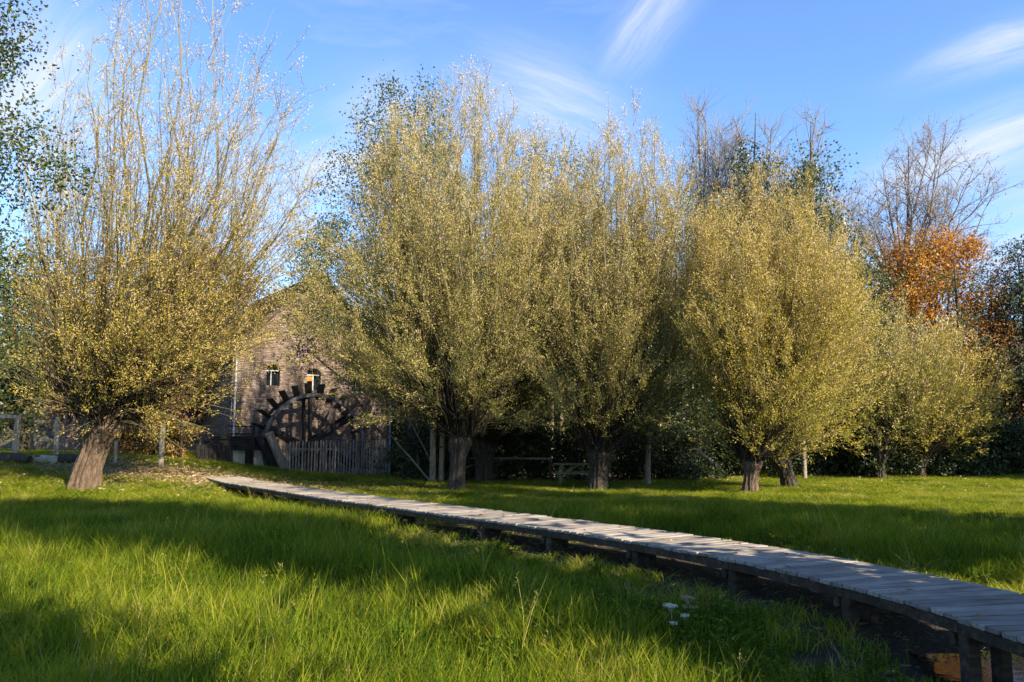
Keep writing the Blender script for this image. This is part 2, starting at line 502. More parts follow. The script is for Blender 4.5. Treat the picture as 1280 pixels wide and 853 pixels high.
def brick_mat(name, stops):
    m, t = new_mat(name)
    a = t.add('ShaderNodeAttribute', attribute_name='tint').outputs['Fac']
    c = t.ramp(a, stops)
    tcn = t.add('ShaderNodeTexCoord')
    n = t.add('ShaderNodeTexNoise', {'Vector': tcn.outputs['Object'], 'Scale': 14.0, 'Detail': 6.0, 'Roughness': 0.7}).outputs['Fac']
    n2 = t.add('ShaderNodeTexNoise', {'Vector': tcn.outputs['Object'], 'Scale': 0.7, 'Detail': 5.0, 'Roughness': 0.6}).outputs['Fac']
    c = t.mix(t.ramp(n2, [(0.45, (0, 0, 0)), (0.75, (0.55, 0.55, 0.55))]), c, (0.14, 0.10, 0.085))
    c = t.mix(t.math('MULTIPLY', n, 0.4), c, (0.24, 0.20, 0.175))
    b = t.add('ShaderNodeBump', {'Height': n, 'Strength': 0.4, 'Distance': 0.01}).outputs[0]
    p = t.add('ShaderNodeBsdfPrincipled', {'Base Color': c, 'Roughness': 0.92, 'Specular IOR Level': 0.15, 'Normal': b})
    t.add('ShaderNodeOutputMaterial', {'Surface': p.outputs[0]})
    return m


M_BRICK = brick_mat('old mill bricks', [(0.0, (0.045, 0.033, 0.03)), (0.3, (0.125, 0.08, 0.062)), (0.65, (0.215, 0.145, 0.112)), (1.0, (0.33, 0.26, 0.21))])

# ------------------------------------------------------------------ the boardwalk's course (left edge in plan, deck height)
BW_L = np.array([(3.55, 1.8), (3.42, 3.0), (3.27, 4.2), (3.17, 5.0), (3.10, 5.85), (2.98, 6.5), (2.74, 7.25), (2.16, 8.55), (1.36, 9.9), (0.42, 11.15),
                 (-0.98, 12.9), (-2.4, 14.75), (-4.05, 16.9), (-6.4, 20.3), (-8.1, 22.7), (-9.6, 25.2)])
BW_Z = np.array([0.45, 0.45, 0.45, 0.45, 0.45, 0.45, 0.45, 0.45, 0.45, 0.45, 0.45, 0.44, 0.43, 0.41, 0.40, 0.42])
BW_W = 1.08
seg = np.linalg.norm(np.diff(BW_L, axis=0), axis=1)
BW_S = np.concatenate([[0], np.cumsum(seg)])
BW_LEN = BW_S[-1]


def bw_left(s):
    # smoothed polyline
    def lin(q):
        return np.array([np.interp(q, BW_S, BW_L[:, 0]), np.interp(q, BW_S, BW_L[:, 1]), np.interp(q, BW_S, BW_Z)])
    return (lin(max(s - 0.5, 0) if s > 0.5 else s) + lin(s) * 2 + lin(min(s + 0.5, BW_LEN) if s < BW_LEN - .5 else s)) / 4


def bw_frame(s):
    a, b = bw_left(max(s - 0.4, 0.0)), bw_left(min(s + 0.4, BW_LEN))
    d = b - a
    d[2] = 0
    d /= np.linalg.norm(d)
    return bw_left(s), d, np.array([d[1], -d[0], 0])


_S = np.linspace(0, BW_LEN, 120)
BW_C = np.array([bw_frame(s)[0] + bw_frame(s)[2] * BW_W / 2 for s in _S])


def bw_dist(x, y):
    """distance to the boardwalk's centre line and the place along it"""
    x = np.asarray(x, float).ravel(); y = np.asarray(y, float).ravel()
    d2 = (x[:, None] - BW_C[None, :, 0]) ** 2 + (y[:, None] - BW_C[None, :, 1]) ** 2
    k = d2.argmin(1)
    return np.sqrt(d2[np.arange(len(x)), k]), _S[k]


# ------------------------------------------------------------------ mill frame: local x along the wall, local -y towards the meadow
MILL_A = math.radians(35.0)
MILL_O = at_depth(287, 560, 33.0); MILL_O.z = 0.0
MU = Vector((math.cos(MILL_A), math.sin(MILL_A), 0))
MV = Vector((math.sin(MILL_A), -math.cos(MILL_A), 0))     # outwards


def mill_uv(x, y):
    dx = np.asarray(x) - MILL_O.x; dy = np.asarray(y) - MILL_O.y
    return dx * MU.x + dy * MU.y, dx * MV.x + dy * MV.y


def mill_pix(px, py, v):
    """where the sight line through a pixel meets the plane v metres in front of the wall, as (u, z)"""
    d = pix_dir(px, py)
    o = Vector((0, 0, EYE))
    den = d.dot(MV)
    t = (MILL_O + MV * v - o).dot(MV) / den
    p = o + d * t
    return (p - MILL_O).dot(MU), p.z


# ------------------------------------------------------------------ terrain
def sstep(a, b, x):
    t = np.clip((x - a) / (b - a), 0, 1)
    return t * t * (3 - 2 * t)


def vnoise(x, y, scale, seed):
    r = np.random.default_rng(seed)
    g = r.random((64, 64))
    X = np.asarray(x) / scale; Y = np.asarray(y) / scale
    xi = np.floor(X).astype(int); yi = np.floor(Y).astype(int)
    fx = X - xi; fy = Y - yi
    fx = fx * fx * (3 - 2 * fx); fy = fy * fy * (3 - 2 * fy)
    a = g[xi % 64, yi % 64]; b = g[(xi + 1) % 64, yi % 64]; c = g[xi % 64, (yi + 1) % 64]; d = g[(xi + 1) % 64, (yi + 1) % 64]
    return (a * (1 - fx) + b * fx) * (1 - fy) + (c * (1 - fx) + d * fx) * fy


def height(x, y):
    x = np.asarray(x, float); y = np.asarray(y, float)
    shp = x.shape
    z = 0.10 * (vnoise(x, y, 2.3, 1) - 0.5) + 0.08 * (vnoise(x, y, 6.0, 2) - 0.5)
    z = z + 1.0 * sstep(17, 26.5, y) * sstep(-5, -15, x)
    # ditch under the near part of the boardwalk
    dist, s = bw_dist(x, y)
    dist = dist.reshape(shp); s = s.reshape(shp)
    near = (1 - sstep(0.7, 2.0, dist)) * sstep(17, 12, s)
    z = z * (1 - .75 * near) + near * (.09 - .17 * sstep(5.6, 4.4, s))
    # bank and woodland slope behind
    z = z + sstep(42, 120, y + 0.05 * np.abs(x)) * 9.0 + 0.012 * np.maximum(y - 60, 0)
    z = z + sstep(-34, -70, x) * 5.0
    # wheel pit
    u, v = mill_uv(x, y)
    pit = sstep(0.9, 1.3, u) * sstep(7.3, 6.9, u) * sstep(2.15, 1.85, v) * sstep(-0.6, -0.3, v)
    z = z * (1 - pit) - 1.6 * pit
    return z


def hz(x, y):
    return float(height(np.array([x]), np.array([y]))[0])


def G(px, py):
    """where the sight line through a pixel first meets the terrain"""
    d = pix_dir(px, py)
    t = np.arange(2.0, 120.0, 0.05)
    z = EYE + d.z * t - height(d.x * t, d.y * t)
    k = int(np.argmax(z < 0)) if (z < 0).any() else len(t) - 1
    f = z[k - 1] / (z[k - 1] - z[k]) if z[k] < 0 else 0.0
    tt = float(t[k - 1] + (t[k] - t[k - 1]) * f)
    p = Vector((d.x * tt, d.y * tt, 0))
    p.z = hz(p.x, p.y)
    return p


xs = np.concatenate([-34 - np.geomspace(0.5, 700, 26)[::-1], np.arange(-34, 34.01, 0.32), 34 + np.geomspace(0.5, 700, 26)])
ys = np.concatenate([-8 - np.geomspace(0.5, 400, 22)[::-1], np.arange(-8, 50.01, 0.32), 50 + np.geomspace(0.5, 900, 34)])
GX, GY = np.meshgrid(xs, ys)
GZ = height(GX.ravel(), GY.ravel()).reshape(GX.shape)
nx, ny = len(xs), len(ys)
ii, jj = np.meshgrid(np.arange(nx - 1), np.arange(ny - 1))
base = (jj * nx + ii).ravel()
quads = np.stack([base, base + 1, base + nx + 1, base + nx], 1)
V = np.stack([GX.ravel(), GY.ravel(), GZ.ravel()], 1)


def mud_mask(x, y):
    d, s = bw_dist(x, y)
    n = vnoise(x, y, 0.8, 5)
    return (1 - sstep(0.75, 2.1, d + 0.9 * (n - 0.5))) * sstep(19, 13, s)


YARD = G(225, 592)


def yard_mask(x, y):
    """worn, leaf-strewn ground before the mill and the path to it"""
    n = vnoise(x, y, 1.3, 8) - 0.5
    e1 = ((x - YARD.x) / 4.2) ** 2 + ((y - YARD.y) / 2.2) ** 2
    a = 1 - sstep(0.5, 1.4, e1 + 0.9 * n)
    p0 = np.array([-13.5, 35.5]); p1 = np.array([-9.0, 30.0])
    return np.clip(a, 0, 1)


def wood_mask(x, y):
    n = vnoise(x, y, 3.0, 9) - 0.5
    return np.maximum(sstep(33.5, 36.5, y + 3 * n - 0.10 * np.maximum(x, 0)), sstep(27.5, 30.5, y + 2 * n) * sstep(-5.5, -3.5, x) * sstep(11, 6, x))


mud = mud_mask(V[:, 0], V[:, 1]); yard = yard_mask(V[:, 0], V[:, 1]); wood = wood_mask(V[:, 0], V[:, 1])
m, t = new_mat('meadow ground')
tcn = t.add('ShaderNodeTexCoord')
n1 = t.add('ShaderNodeTexNoise', {'Vector': tcn.outputs['Object'], 'Scale': 6.0, 'Detail': 8.0, 'Roughness': 0.7}).outputs['Fac']
n2 = t.add('ShaderNodeTexNoise', {'Vector': tcn.outputs['Object'], 'Scale': 0.6, 'Detail': 5.0}).outputs['Fac']
n3 = t.add('ShaderNodeTexNoise', {'Vector': tcn.outputs['Object'], 'Scale': 40.0, 'Detail': 4.0, 'Roughness': 0.7}).outputs['Fac']
cg = t.ramp(n1, [(0.3, (0.028, 0.045, 0.008)), (0.55, (0.055, 0.082, 0.012)), (0.75, (0.09, 0.105, 0.02))])
cg = t.mix(t.math('MULTIPLY', n2, 0.5), cg, (0.06, 0.09, 0.012))
cm = t.ramp(n3, [(0.3, (0.018, 0.013, 0.009)), (0.55, (0.05, 0.037, 0.024)), (0.75, (0.12, 0.095, 0.06))])
cy = t.ramp(n3, [(0.25, (0.14, 0.10, 0.055)), (0.5, (0.30, 0.23, 0.13)), (0.75, (0.42, 0.34, 0.22))])
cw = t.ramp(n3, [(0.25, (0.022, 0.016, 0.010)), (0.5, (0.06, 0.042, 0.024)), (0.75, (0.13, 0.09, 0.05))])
fy_ = t.math('MULTIPLY', t.add('ShaderNodeAttribute', attribute_name='yard').outputs['Fac'], t.math('ADD', n1, 0.35), clamp=True)
c = t.mix(fy_, cg, cy)
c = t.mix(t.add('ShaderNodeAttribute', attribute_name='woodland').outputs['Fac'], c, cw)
c = t.mix(t.add('ShaderNodeAttribute', attribute_name='mud').outputs['Fac'], c, cm)
hh = t.math('ADD', t.math('MULTIPLY', n1, 0.7), t.math('MULTIPLY', n3, 0.3))
b = t.add('ShaderNodeBump', {'Height': hh, 'Strength': 0.7, 'Distance': 0.08}).outputs[0]
p = t.add('ShaderNodeBsdfPrincipled', {'Base Color': c, 'Roughness': 0.9, 'Specular IOR Level': 0.2, 'Normal': b})
t.add('ShaderNodeOutputMaterial', {'Surface': p.outputs[0]})
me = mesh_raw('meadow', V, quads, None, {'mud': ('POINT', mud), 'yard': ('POINT', yard), 'woodland': ('POINT', wood)}, True, m)
ground = tag(link('meadow', me), 'grassy meadow rising to woodland behind the trees', kind='structure')

# shallow water in the ditch under the near boardwalk
m, t = new_mat('ditch water')
tcn = t.add('ShaderNodeTexCoord')
n = t.add('ShaderNodeTexNoise', {'Vector': tcn.outputs['Object'], 'Scale': 9.0, 'Detail': 3.0}).outputs['Fac']
b = t.add('ShaderNodeBump', {'Height': n, 'Strength': 0.08, 'Distance': 0.02}).outputs[0]
p = t.add('ShaderNodeBsdfPrincipled', {'Base Color': (0.02, 0.016, 0.01, 1), 'Roughness': 0.04, 'IOR': 1.33, 'Specular IOR Level': 0.6, 'Normal': b})
t.add('ShaderNodeOutputMaterial', {'Surface': p.outputs[0]})
wl, wr = [], []
for s in np.linspace(0.0, 5.8, 24):
    pt, d, r = bw_frame(s)
    k = 1.0 if s < 4.2 else max(0.05, 1 - (s - 4.2) / 1.6)
    c0 = pt + r * 0.60
    hw = 0.95 * k * (0.85 + 0.25 * math.sin(s * 2.1 + 1))
    wl.append((*(c0 - r * hw)[:2], -0.035)); wr.append((*(c0 + r * hw * 1.1)[:2], -0.035))
vv = wl + wr; nw = len(wl)
qq = [(i, i + nw, i + nw + 1, i + 1) for i in range(nw - 1)]
tag(link('water', mesh_raw('water', vv, qq, None, None, True, m)), 'shallow dark ditch water under the near end of the boardwalk', kind='structure')

# ------------------------------------------------------------------ the mill
ML, MDEP = 7.3, 9.0
_, Z_EAVE = mill_pix(287, 440, 0.0)
UAP, Z_APEX = mill_pix(383, 343, 0.0)
UAP = ML / 2
ZB = -0.35
mill = tag(empty('brick_watermill', MILL_O, MILL_A), 'old brick watermill gable with small arched windows behind the big wooden wheel', 'watermill')


def win_rect(px0, px1, py0, py1):
    u0, z1 = mill_pix(px0, py0, 0.0); u1, z0 = mill_pix(px1, py1, 0.0)
    return u0, u1, z0, z1


WINS = []   # u0, u1, z0, zspring, ztop
for (a0, a1, b0, b1, arch) in [(333.5, 349.5, 455, 483, True), (384, 400.5, 460.5, 489, True), (440, 452, 472.5, 490, False)]:
    u0, u1, z0, z1 = win_rect(a0, a1, b0, b1)
    WINS.append((u0, u1, z0, z1 - (u1 - u0) * 0.42 if arch else z1, z1))


def win_loop(w, n=8):
    u0, u1, z0, zs, zt = w
    if zt - zs < 0.01:
        return [(u0, z0), (u1, z0), (u1, zt), (u0, zt)]
    c = (u0 + u1) / 2; r = (u1 - u0) / 2
    return [(u0, z0), (u1, z0)] + [(c + r * math.cos(a), zs + (zt - zs) * math.sin(a)) for a in np.linspace(0, math.pi, n + 1)]


def in_win(u, z, grow=0.0):
    for (u0, u1, z0, zs, zt) in WINS:
        if u0 - grow < u < u1 + grow and z0 - grow < z < zt + grow:
            if z < zs: return True
            if zt - zs < 0.01: return True
            c = (u0 + u1) / 2
            if ((u - c) / ((u1 - u0) / 2 + grow)) ** 2 + ((z - zs) / (zt - zs + grow)) ** 2 < 1: return True
    return False


def gable_z(u):
    return Z_EAVE + (Z_APEX - Z_EAVE) * (1 - abs(u - UAP) / (ML / 2))


g = Geo()
ring = [(0, -2.2), (ML, -2.2), (ML, Z_EAVE), (UAP, Z_APEX), (0, Z_EAVE)]
loops = [[Vector((a, b, 0)) for a, b in ring]] + [[Vector((a, b, 0)) for a, b in win_loop(w)] for w in WINS]
flat = [p for lp in loops for p in lp]
tris = tessellate_polygon(loops)
g.add([(p.x, 0, p.y) for p in flat], None, tris)
DEEP = 0.24
for w in WINS:
    lp = win_loop(w); n = len(lp)
    vv = [(a, 0, b) for a, b in lp] + [(a, DEEP, b) for a, b in lp]
    g.add(vv, [(i, (i + 1) % n, (i + 1) % n + n, i + n) for i in range(n)], tint=0.4)
# flanks and back
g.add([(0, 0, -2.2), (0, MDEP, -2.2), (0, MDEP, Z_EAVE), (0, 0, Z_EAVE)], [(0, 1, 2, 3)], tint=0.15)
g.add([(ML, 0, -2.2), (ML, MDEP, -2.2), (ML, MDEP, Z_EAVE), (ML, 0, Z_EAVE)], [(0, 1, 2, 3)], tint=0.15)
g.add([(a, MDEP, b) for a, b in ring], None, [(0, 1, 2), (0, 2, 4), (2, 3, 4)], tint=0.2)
wall = g.build('wall', M_MORTAR, mill)
# every brick of the gable, proud of the mortar
bw, bh, pu, pz = 0.205, 0.062, 0.222, 0.0745
rr = random.Random(3)
bv, bq, bt = [], [], []
row = 0
z = ZB
while z < Z_APEX:
    off = 0.0 if row % 2 else pu / 2
    u = -pu + off
    lim = gable_z(0)
    while u < ML:
        a, b_ = max(u, 0.0), min(u + bw, ML)
        if z + bh > Z_EAVE:
            k = (z + bh - Z_EAVE) / (Z_APEX - Z_EAVE) * ML / 2
            a = max(a, k); b_ = min(b_, ML - k)
        cu = (a + b_) / 2
        if b_ - a > 0.04 and not in_win(cu, z + bh / 2, 0.03) and not in_win(a + .02, z + bh / 2) and not in_win(b_ - .02, z + bh / 2):
            pr = -(0.012 + 0.014 * rr.random())
            dz = rr.uniform(-.003, .003); h2 = bh + rr.uniform(-.004, .004)
            n0 = len(bv)
            bv += [(a, 0.0, z + dz), (b_, 0.0, z + dz), (b_, 0.0, z + dz + h2), (a, 0.0, z + dz + h2),
                   (a + .004, pr, z + dz + .004), (b_ - .004, pr + rr.uniform(-.004, .004), z + dz + .004), (b_ - .004, pr, z + dz + h2 - .004), (a + .004, pr, z + dz + h2 - .004)]
            bq += [(n0 + 4, n0 + 5, n0 + 6, n0 + 7), (n0, n0 + 1, n0 + 5, n0 + 4), (n0 + 1, n0 + 2, n0 + 6, n0 + 5), (n0 + 2, n0 + 3, n0 + 7, n0 + 6), (n0 + 3, n0, n0 + 4, n0 + 7)]
            ti = min(1, max(0, rr.gauss(0.5, 0.24)))
            bt += [ti] * 5
        u += pu
    z += pz
    row += 1
bo = link('bricks', mesh_raw('bricks', bv, bq, None, {'tint': ('FACE', bt)}, False, M_BRICK), mill)
bo['kind'] = 'stuff'
# flank bricks towards the yard (in the shade): coarse courses
bv, bq, bt = [], [], []
z = ZB; row = 0
while z < Z_EAVE:
    y = -0.0 if row % 2 else pu / 2
    while y < MDEP - 0.2:
        n0 = len(bv)
        bv += [(-.02, y, z), (-.02, y + bw, z), (-.02, y + bw, z + bh), (-.02, y, z + bh), (0, y, z), (0, y + bw, z), (0, y + bw, z + bh), (0, y, z + bh)]
        bq += [(n0, n0 + 3, n0 + 2, n0 + 1), (n0 + 3, n0 + 7, n0 + 6, n0 + 2), (n0, n0 + 4, n0 + 7, n0 + 3)]
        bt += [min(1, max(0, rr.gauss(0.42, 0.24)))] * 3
        y += pu
    z += pz; row += 1
bo = link('bricks', mesh_raw('flank_bricks', bv, bq, None, {'tint': ('FACE', bt)}, False, M_BRICK), mill)
bo['kind'] = 'stuff'
# roof
g = Geo()
ov, th = 0.12, 0.14
sl = Vector((ML / 2, 0, Z_APEX - Z_EAVE)).normalized()
for s_ in (-1, 1):
    e = Vector((UAP + s_ * (ML / 2 + 0.35), 0, Z_EAVE - 0.35 * (Z_APEX - Z_EAVE) / (ML / 2)))
    a = Vector((UAP, 0, Z_APEX))
    nn = Vector((s_ * (Z_APEX - Z_EAVE), 0, ML / 2)).normalized() * th
    nlin = 26
    for k in range(nlin):       # lapped tile courses
        p0 = e.lerp(a, k / nlin); p1 = e.lerp(a, (k + 1) / nlin)
        lift = nn * 0.25
        vv = [p0 + lift * 0.4, p1 + lift * 0.4, p1 + nn, p0 + nn + lift]
        pts = [(q.x, -ov, q.z) for q in vv] + [(q.x, MDEP + ov, q.z) for q in vv]
        g.add(pts, [(0, 1, 2, 3), (7, 6, 5, 4), (0, 3, 7, 4), (3, 2, 6, 7), (2, 1, 5, 6), (1, 0, 4, 5)], tint=0.35 + 0.3 * rr.random())
g.build('roof', M_ROOF, mill)
# windows
for i, w in enumerate(WINS):
    u0, u1, z0, zs, zt = w
    lp = win_loop(w)
    nl = len(lp)
    c = (u0 + u1) / 2; cz = (z0 + zt) / 2
    fr = Geo()
    k = 0.86
    inn = [(c + (a - c) * k, cz + (b - cz) * (0.93 if zt - z0 > .8 else .86)) for a, b in lp]
    yf = DEEP - 0.07
    vv = [(a, yf, b) for a, b in lp] + [(a, yf, b) for a, b in inn] + [(a, DEEP - .01, b) for a, b in inn]
    fr.add(vv, [(q, (q + 1) % nl, (q + 1) % nl + nl, q + nl) for q in range(nl)] + [(q + nl, (q + 1) % nl + nl, (q + 1) % nl + 2 * nl, q + 2 * nl) for q in range(nl)])
    if i < 2:
        pass
    else:
        fr.cbox(c - .02, c + .02, DEEP - .1, DEEP - .01, z0 + .02, zt - .02, .006)
    wo_ = fr.build('window', M_DARKFRAME, mill)
    if i < 2:
        Geo().cbox(u0 + .01, u1 - .01, DEEP - .14, DEEP - .01, zs - 0.05, zs + 0.0, .008).build('transom', M_FRAME, wo_)
        Geo().cbox(c - .08 if i == 0 else c - .02, c - .03 if i == 0 else c + .03, DEEP - .13, DEEP - .01, z0 + .02, zs - .055, .008).build('mullion', M_FRAME, wo_)
    pg = Geo().add([(a, DEEP - .02, b) for a, b in inn], None, [(0, q, q + 1) for q in range(1, nl - 1)])
    pg.build('pane', M_GLASS, wo_)
    if i == 1:
        sg = Geo().cbox(u0 + .05, c - .025, DEEP - .12, DEEP - .06, z0 + .42, zs - .08, .01)
        sg.build('wooden_panel', M_SHUT, wo_)
    if i == 2:     Geo().cbox(u0 - .06, u1 + .06, -.07, DEEP - .15, z0 - .075, z0 - .004, .012).build('sill', M_STONE, wo_)
    # soldier arch of bricks
    if zt - zs > 0.01:
        ag = Geo()
        r = (u1 - u0) / 2
        for a in np.linspace(0.08, math.pi - 0.08, 11):
            ca, sa = math.cos(a), math.sin(a)
            M = Matrix.Translation((c + (r + .075) * ca, -.022, zs + ((zt - zs) + .075) * sa)) @ Matrix.Rotation(-a, 4, 'Y')
            ag.cbox(-.07, .07, -.02, .02, -.028, .028, .005, 0.3 + .4 * rr.random(), M)
        ag.build('arch_bricks', M_BRICK, mill)


def pipe(px, ztop, zbot, u, name='drainpipe'):
    gg = Geo()
    pts = [(u, -.13, zbot + .25), (u, -.13, ztop - .25), (u, -.05, ztop)]
    pts = [(u, -.34, zbot + .02), (u, -.16, zbot + .2)] + pts
    gg.tubes(np.array(pts), np.full(len(pts), .055), 8, cap=True)
    o = gg.build(name, M_PIPE, mill, True)
    for zz in np.arange(zbot + .9, ztop - .5, 1.5):
        b2 = Geo().cbox(u - .075, u + .075, -.2, -.01, zz - .02, zz + .02, .006)
        b2.build('pipe_clamp', M_STEEL, o)


pipe(288, Z_EAVE - .1, 0.0, 0.10)
pipe(486, Z_EAVE - .1, hz(*(MILL_O + MU * (ML - .1)).xy[:]) - 0.1, ML - 0.12)

# low brick barn behind the yard, in the shade of the mill
BARN = Vector((-25.0, 41.5, 0)); BA = math.radians(6)
barn = tag(empty('brick_barn', BARN, BA), 'long low brick barn with a dark tiled roof left of the watermill', 'barn')
BLn, BH, BD = 11.2, 4.1, 6.5
bz0 = hz(BARN.x, BARN.y) - 0.4
g = Geo()
g.box(0, BLn, 0.0, BD, bz0, BH, 0.4)
g.add([(0.002, 0, BH), (0.002, BD, BH), (0.002, BD / 2, BH + 2.6)], None, [(0, 1, 2)], tint=.3)
g.build('wall', M_MORTAR, barn)
bv, bq, bt = [], [], []
z = bz0; row = 0
while z < BH - .08:
    u = 0.0 if row % 2 else .15
    while u < BLn - .3:
        n0 = len(bv); pr = -.02 - .012 * rr.random()
        if not (5.6 < u + .1 < 7.0 and z < 2.3) and not (2.4 < u + .1 < 3.5 and 1.2 < z < 2.3):
            bv += [(u, 0, z), (u + .26, 0, z), (u + .26, 0, z + .085), (u, 0, z + .085), (u, pr, z), (u + .26, pr, z), (u + .26, pr, z + .085), (u, pr, z + .085)]
            bq += [(n0 + 4, n0 + 5, n0 + 6, n0 + 7), (n0, n0 + 1, n0 + 5, n0 + 4), (n0 + 1, n0 + 2, n0 + 6, n0 + 5), (n0 + 2, n0 + 3, n0 + 7, n0 + 6), (n0 + 3, n0, n0 + 4, n0 + 7)]
            bt += [min(1, max(0, rr.gauss(0.45, 0.2)))] * 5
        u += .28
    z += .1; row += 1
bo = link('bricks', mesh_raw('barn_bricks', bv, bq, None, {'tint': ('FACE', bt)}, False, M_BRICK), barn)
bo['kind'] = 'stuff'
g = Geo()
for s_ in (0, 1):
    for k in range(20):
        f0, f1 = k / 20, (k + 1) / 20
        y0, y1 = (BD / 2) * f0 - .35 * (1 - f0), (BD / 2) * f1 - .35 * (1 - f1)
        z0, z1 = BH - .3 + 2.95 * f0, BH - .3 + 2.95 * f1
        if s_: y0, y1 = BD - y0, BD - y1
        pts = [(-.2, y0, z0 + .02), (-.2, y1, z1 + .02), (-.2, y1, z1 + .10), (-.2, y0, z0 + .14)]
        pts = pts + [(BLn + .2, a[1], a[2]) for a in pts]
        g.add(pts, [(0, 1, 2, 3), (7, 6, 5, 4), (0, 3, 7, 4), (3, 2, 6, 7), (2, 1, 5, 6), (1, 0, 4, 5)], tint=.4 + .25 * rr.random())
g.build('roof', M_ROOF, barn)
dg_ = Geo()
for k in range(7):
    dg_.cbox(5.62 + k * .2, 5.80 + k * .2, .0, .05, bz0, 2.28, .008, .4 + .2 * rr.random())
d_o = dg_.build('door', M_BLACKWOOD, barn)
Geo().cbox(6.75, 6.85, -.05, .005, 1.2, 1.28, .01).build('handle', M_STEEL, d_o)
wf = Geo()
wf.cbox(2.4, 3.5, .0, .05, 2.22, 2.3, .01); wf.cbox(2.4, 3.5, 0, .05, 1.2, 1.28, .01); wf.cbox(2.4, 2.48, 0, .05, 1.285, 2.215, .01); wf.cbox(3.42, 3.5, 0, .05, 1.285, 2.215, .01); wf.cbox(2.92, 2.98, 0, .05, 1.285, 2.215, .01)
wfo = wf.build('window', M_FRAME, barn)
Geo().box(2.47, 3.43, .03, .035, 1.27, 2.23).build('pane', M_GLASS, wfo)

# ------------------------------------------------------------------ the water wheel
V_NEAR, V_FAR = 1.78, 0.92
WU, WZ = mill_pix(393.5, 558.5, V_NEAR)
ur, _ = mill_pix(455.5, 558, V_NEAR)
_, ztp = mill_pix(393.5, 496, V_NEAR)
RIM = ((ur - WU) + (ztp - WZ)) / 2
PAD = RIM * 1.235
wheel = tag(empty('mill_waterwheel', MILL_O + MU * WU + Vector((0, 0, WZ)), MILL_A), 'large dark wooden water wheel with black paddles against the brick mill', 'water wheel')
for vv in (V_NEAR, V_FAR):
    n = 56
    a = np.linspace(0, 2 * math.pi, n, endpoint=False)
    v_, q_ = [], []
    for (rad, yy) in ((RIM - .07, -vv - .05), (RIM + .07, -vv - .05), (RIM + .07, -vv + .05), (RIM - .07, -vv + .05)):
        v_ += [(rad * math.cos(t_), yy, rad * math.sin(t_)) for t_ in a]
    for k in range(4):
        for i in range(n):
            j = (i + 1) % n; k2 = (k + 1) % 4
            q_.append((k * n + i, k * n + j, k2 * n + j, k2 * n + i))
    Geo().add(v_, q_).build('rim', M_RIM, wheel)
sp_ = None
for vv in (V_NEAR - .07, V_FAR + .07):
    for k in range(6):
        a = math.radians(97 + 60 * k)
        o2 = math.radians(97 + 60 * k + 90)
        off = 0.16
        p0 = (off * math.cos(o2) + .12 * math.cos(a), -vv, off * math.sin(o2) + .12 * math.sin(a))
        p1 = ((RIM - .06) * math.cos(a), -vv, (RIM - .06) * math.sin(a))
        o = Geo().bar(p0, p1, .10, .20, .015).build('spoke', M_BLACKWOOD, wheel)
NP = 28
for k in range(NP):
    a = 2 * math.pi * (k + .35) / NP
    ca, sa = math.cos(a), math.sin(a)
    # local x radial, local y axial, local z tangential
    M = Matrix(((ca, 0, -sa, 0), (0, 1, 0, 0), (sa, 0, ca, 0), (0, 0, 0, 1)))
    gg = Geo().cbox(RIM - .16, PAD + rr.uniform(-.03, .03), -V_NEAR + .06, -V_FAR - .06, -.022, .022, .006, .5 + rr.uniform(-.2, .2), M)
    gg.build('paddle', M_BLACKWOOD, wheel)
gg = Geo().tubes(np.array([(0, -V_NEAR - .35, 0), (0, .3, 0)]), np.array([.2, .2]), 12, cap=True)
gg.build('axle', M_BLACKWOOD, wheel)
gg = Geo().tubes(np.array([(0, -V_NEAR - .2, 0), (0, -V_NEAR - .04, 0)]), np.array([.34, .34]), 12, cap=True)
gg.build('hub', M_BLACKWOOD, wheel)

# heavy timber that carries the near end of the axle, and the wooden trough that brings the water
u0f, zf = mill_pix(262, 546, 2.0); u1f, _ = mill_pix(341, 549, 2.0)
_, zf2 = mill_pix(300, 556, 2.0)
flume = tag(empty('water_trough', MILL_O + MU * u0f + MV * 2.0, MILL_A), 'black timber water trough on posts leading to the water wheel', 'trough')
FL = u1f - u0f
for k in range(3):
    Geo().cbox(0, FL, -.05, 0.0, zf - .12 - .135 * k - .13, zf - .12 - .135 * k, .01, .5 + rr.uniform(-.2, .2)).build('side_board', M_BLACKWOOD, flume)
    Geo().cbox(0, FL, .75, .8, zf - .12 - .135 * k - .13, zf - .12 - .135 * k, .01).build('side_board', M_BLACKWOOD, flume)
Geo().cbox(0, FL, .003, .747, zf - .53, zf - .48, .01).build('bottom_board', M_BLACKWOOD, flume)
Geo().cbox(-.1, FL + .12, -.09, .02, zf - .115, zf + .02, .015).build('top_rail', M_BLACKWOOD, flume)
zg = hz(*(MILL_O + MU * u0f + MV * 2.0).xy)
for k, f in enumerate((0.03, .3, .62, .97)):
    x = f * FL
    Geo().cbox(x - .1, x + .1, -.02, .12, zg - .4, zf - .53, .015).build('post', M_BLACKWOOD, flume)
    Geo().cbox(x - .09, x + .09, .62, .75, zg - .6, zf - .53, .015).build('post', M_BLACKWOOD, flume)
for (a0, a1, b0, b1) in [(292, 297.5, 562, 579), (298, 306, 557, 579), (313, 320, 562, 579.5), (320.5, 327.5, 559, 579.5), (328, 333, 560, 579.5), (333.5, 338, 566, 580)]:
    ua, za = mill_pix(a0, b0, 1.78); ub, zb = mill_pix(a1, b1, 1.78)
    Geo().cbox(ua - u0f, ub - u0f, .215, .25, zb - .3, za, .008, .5 + rr.uniform(-.15, .15)).build('back_board', M_PALEBOARD, flume)
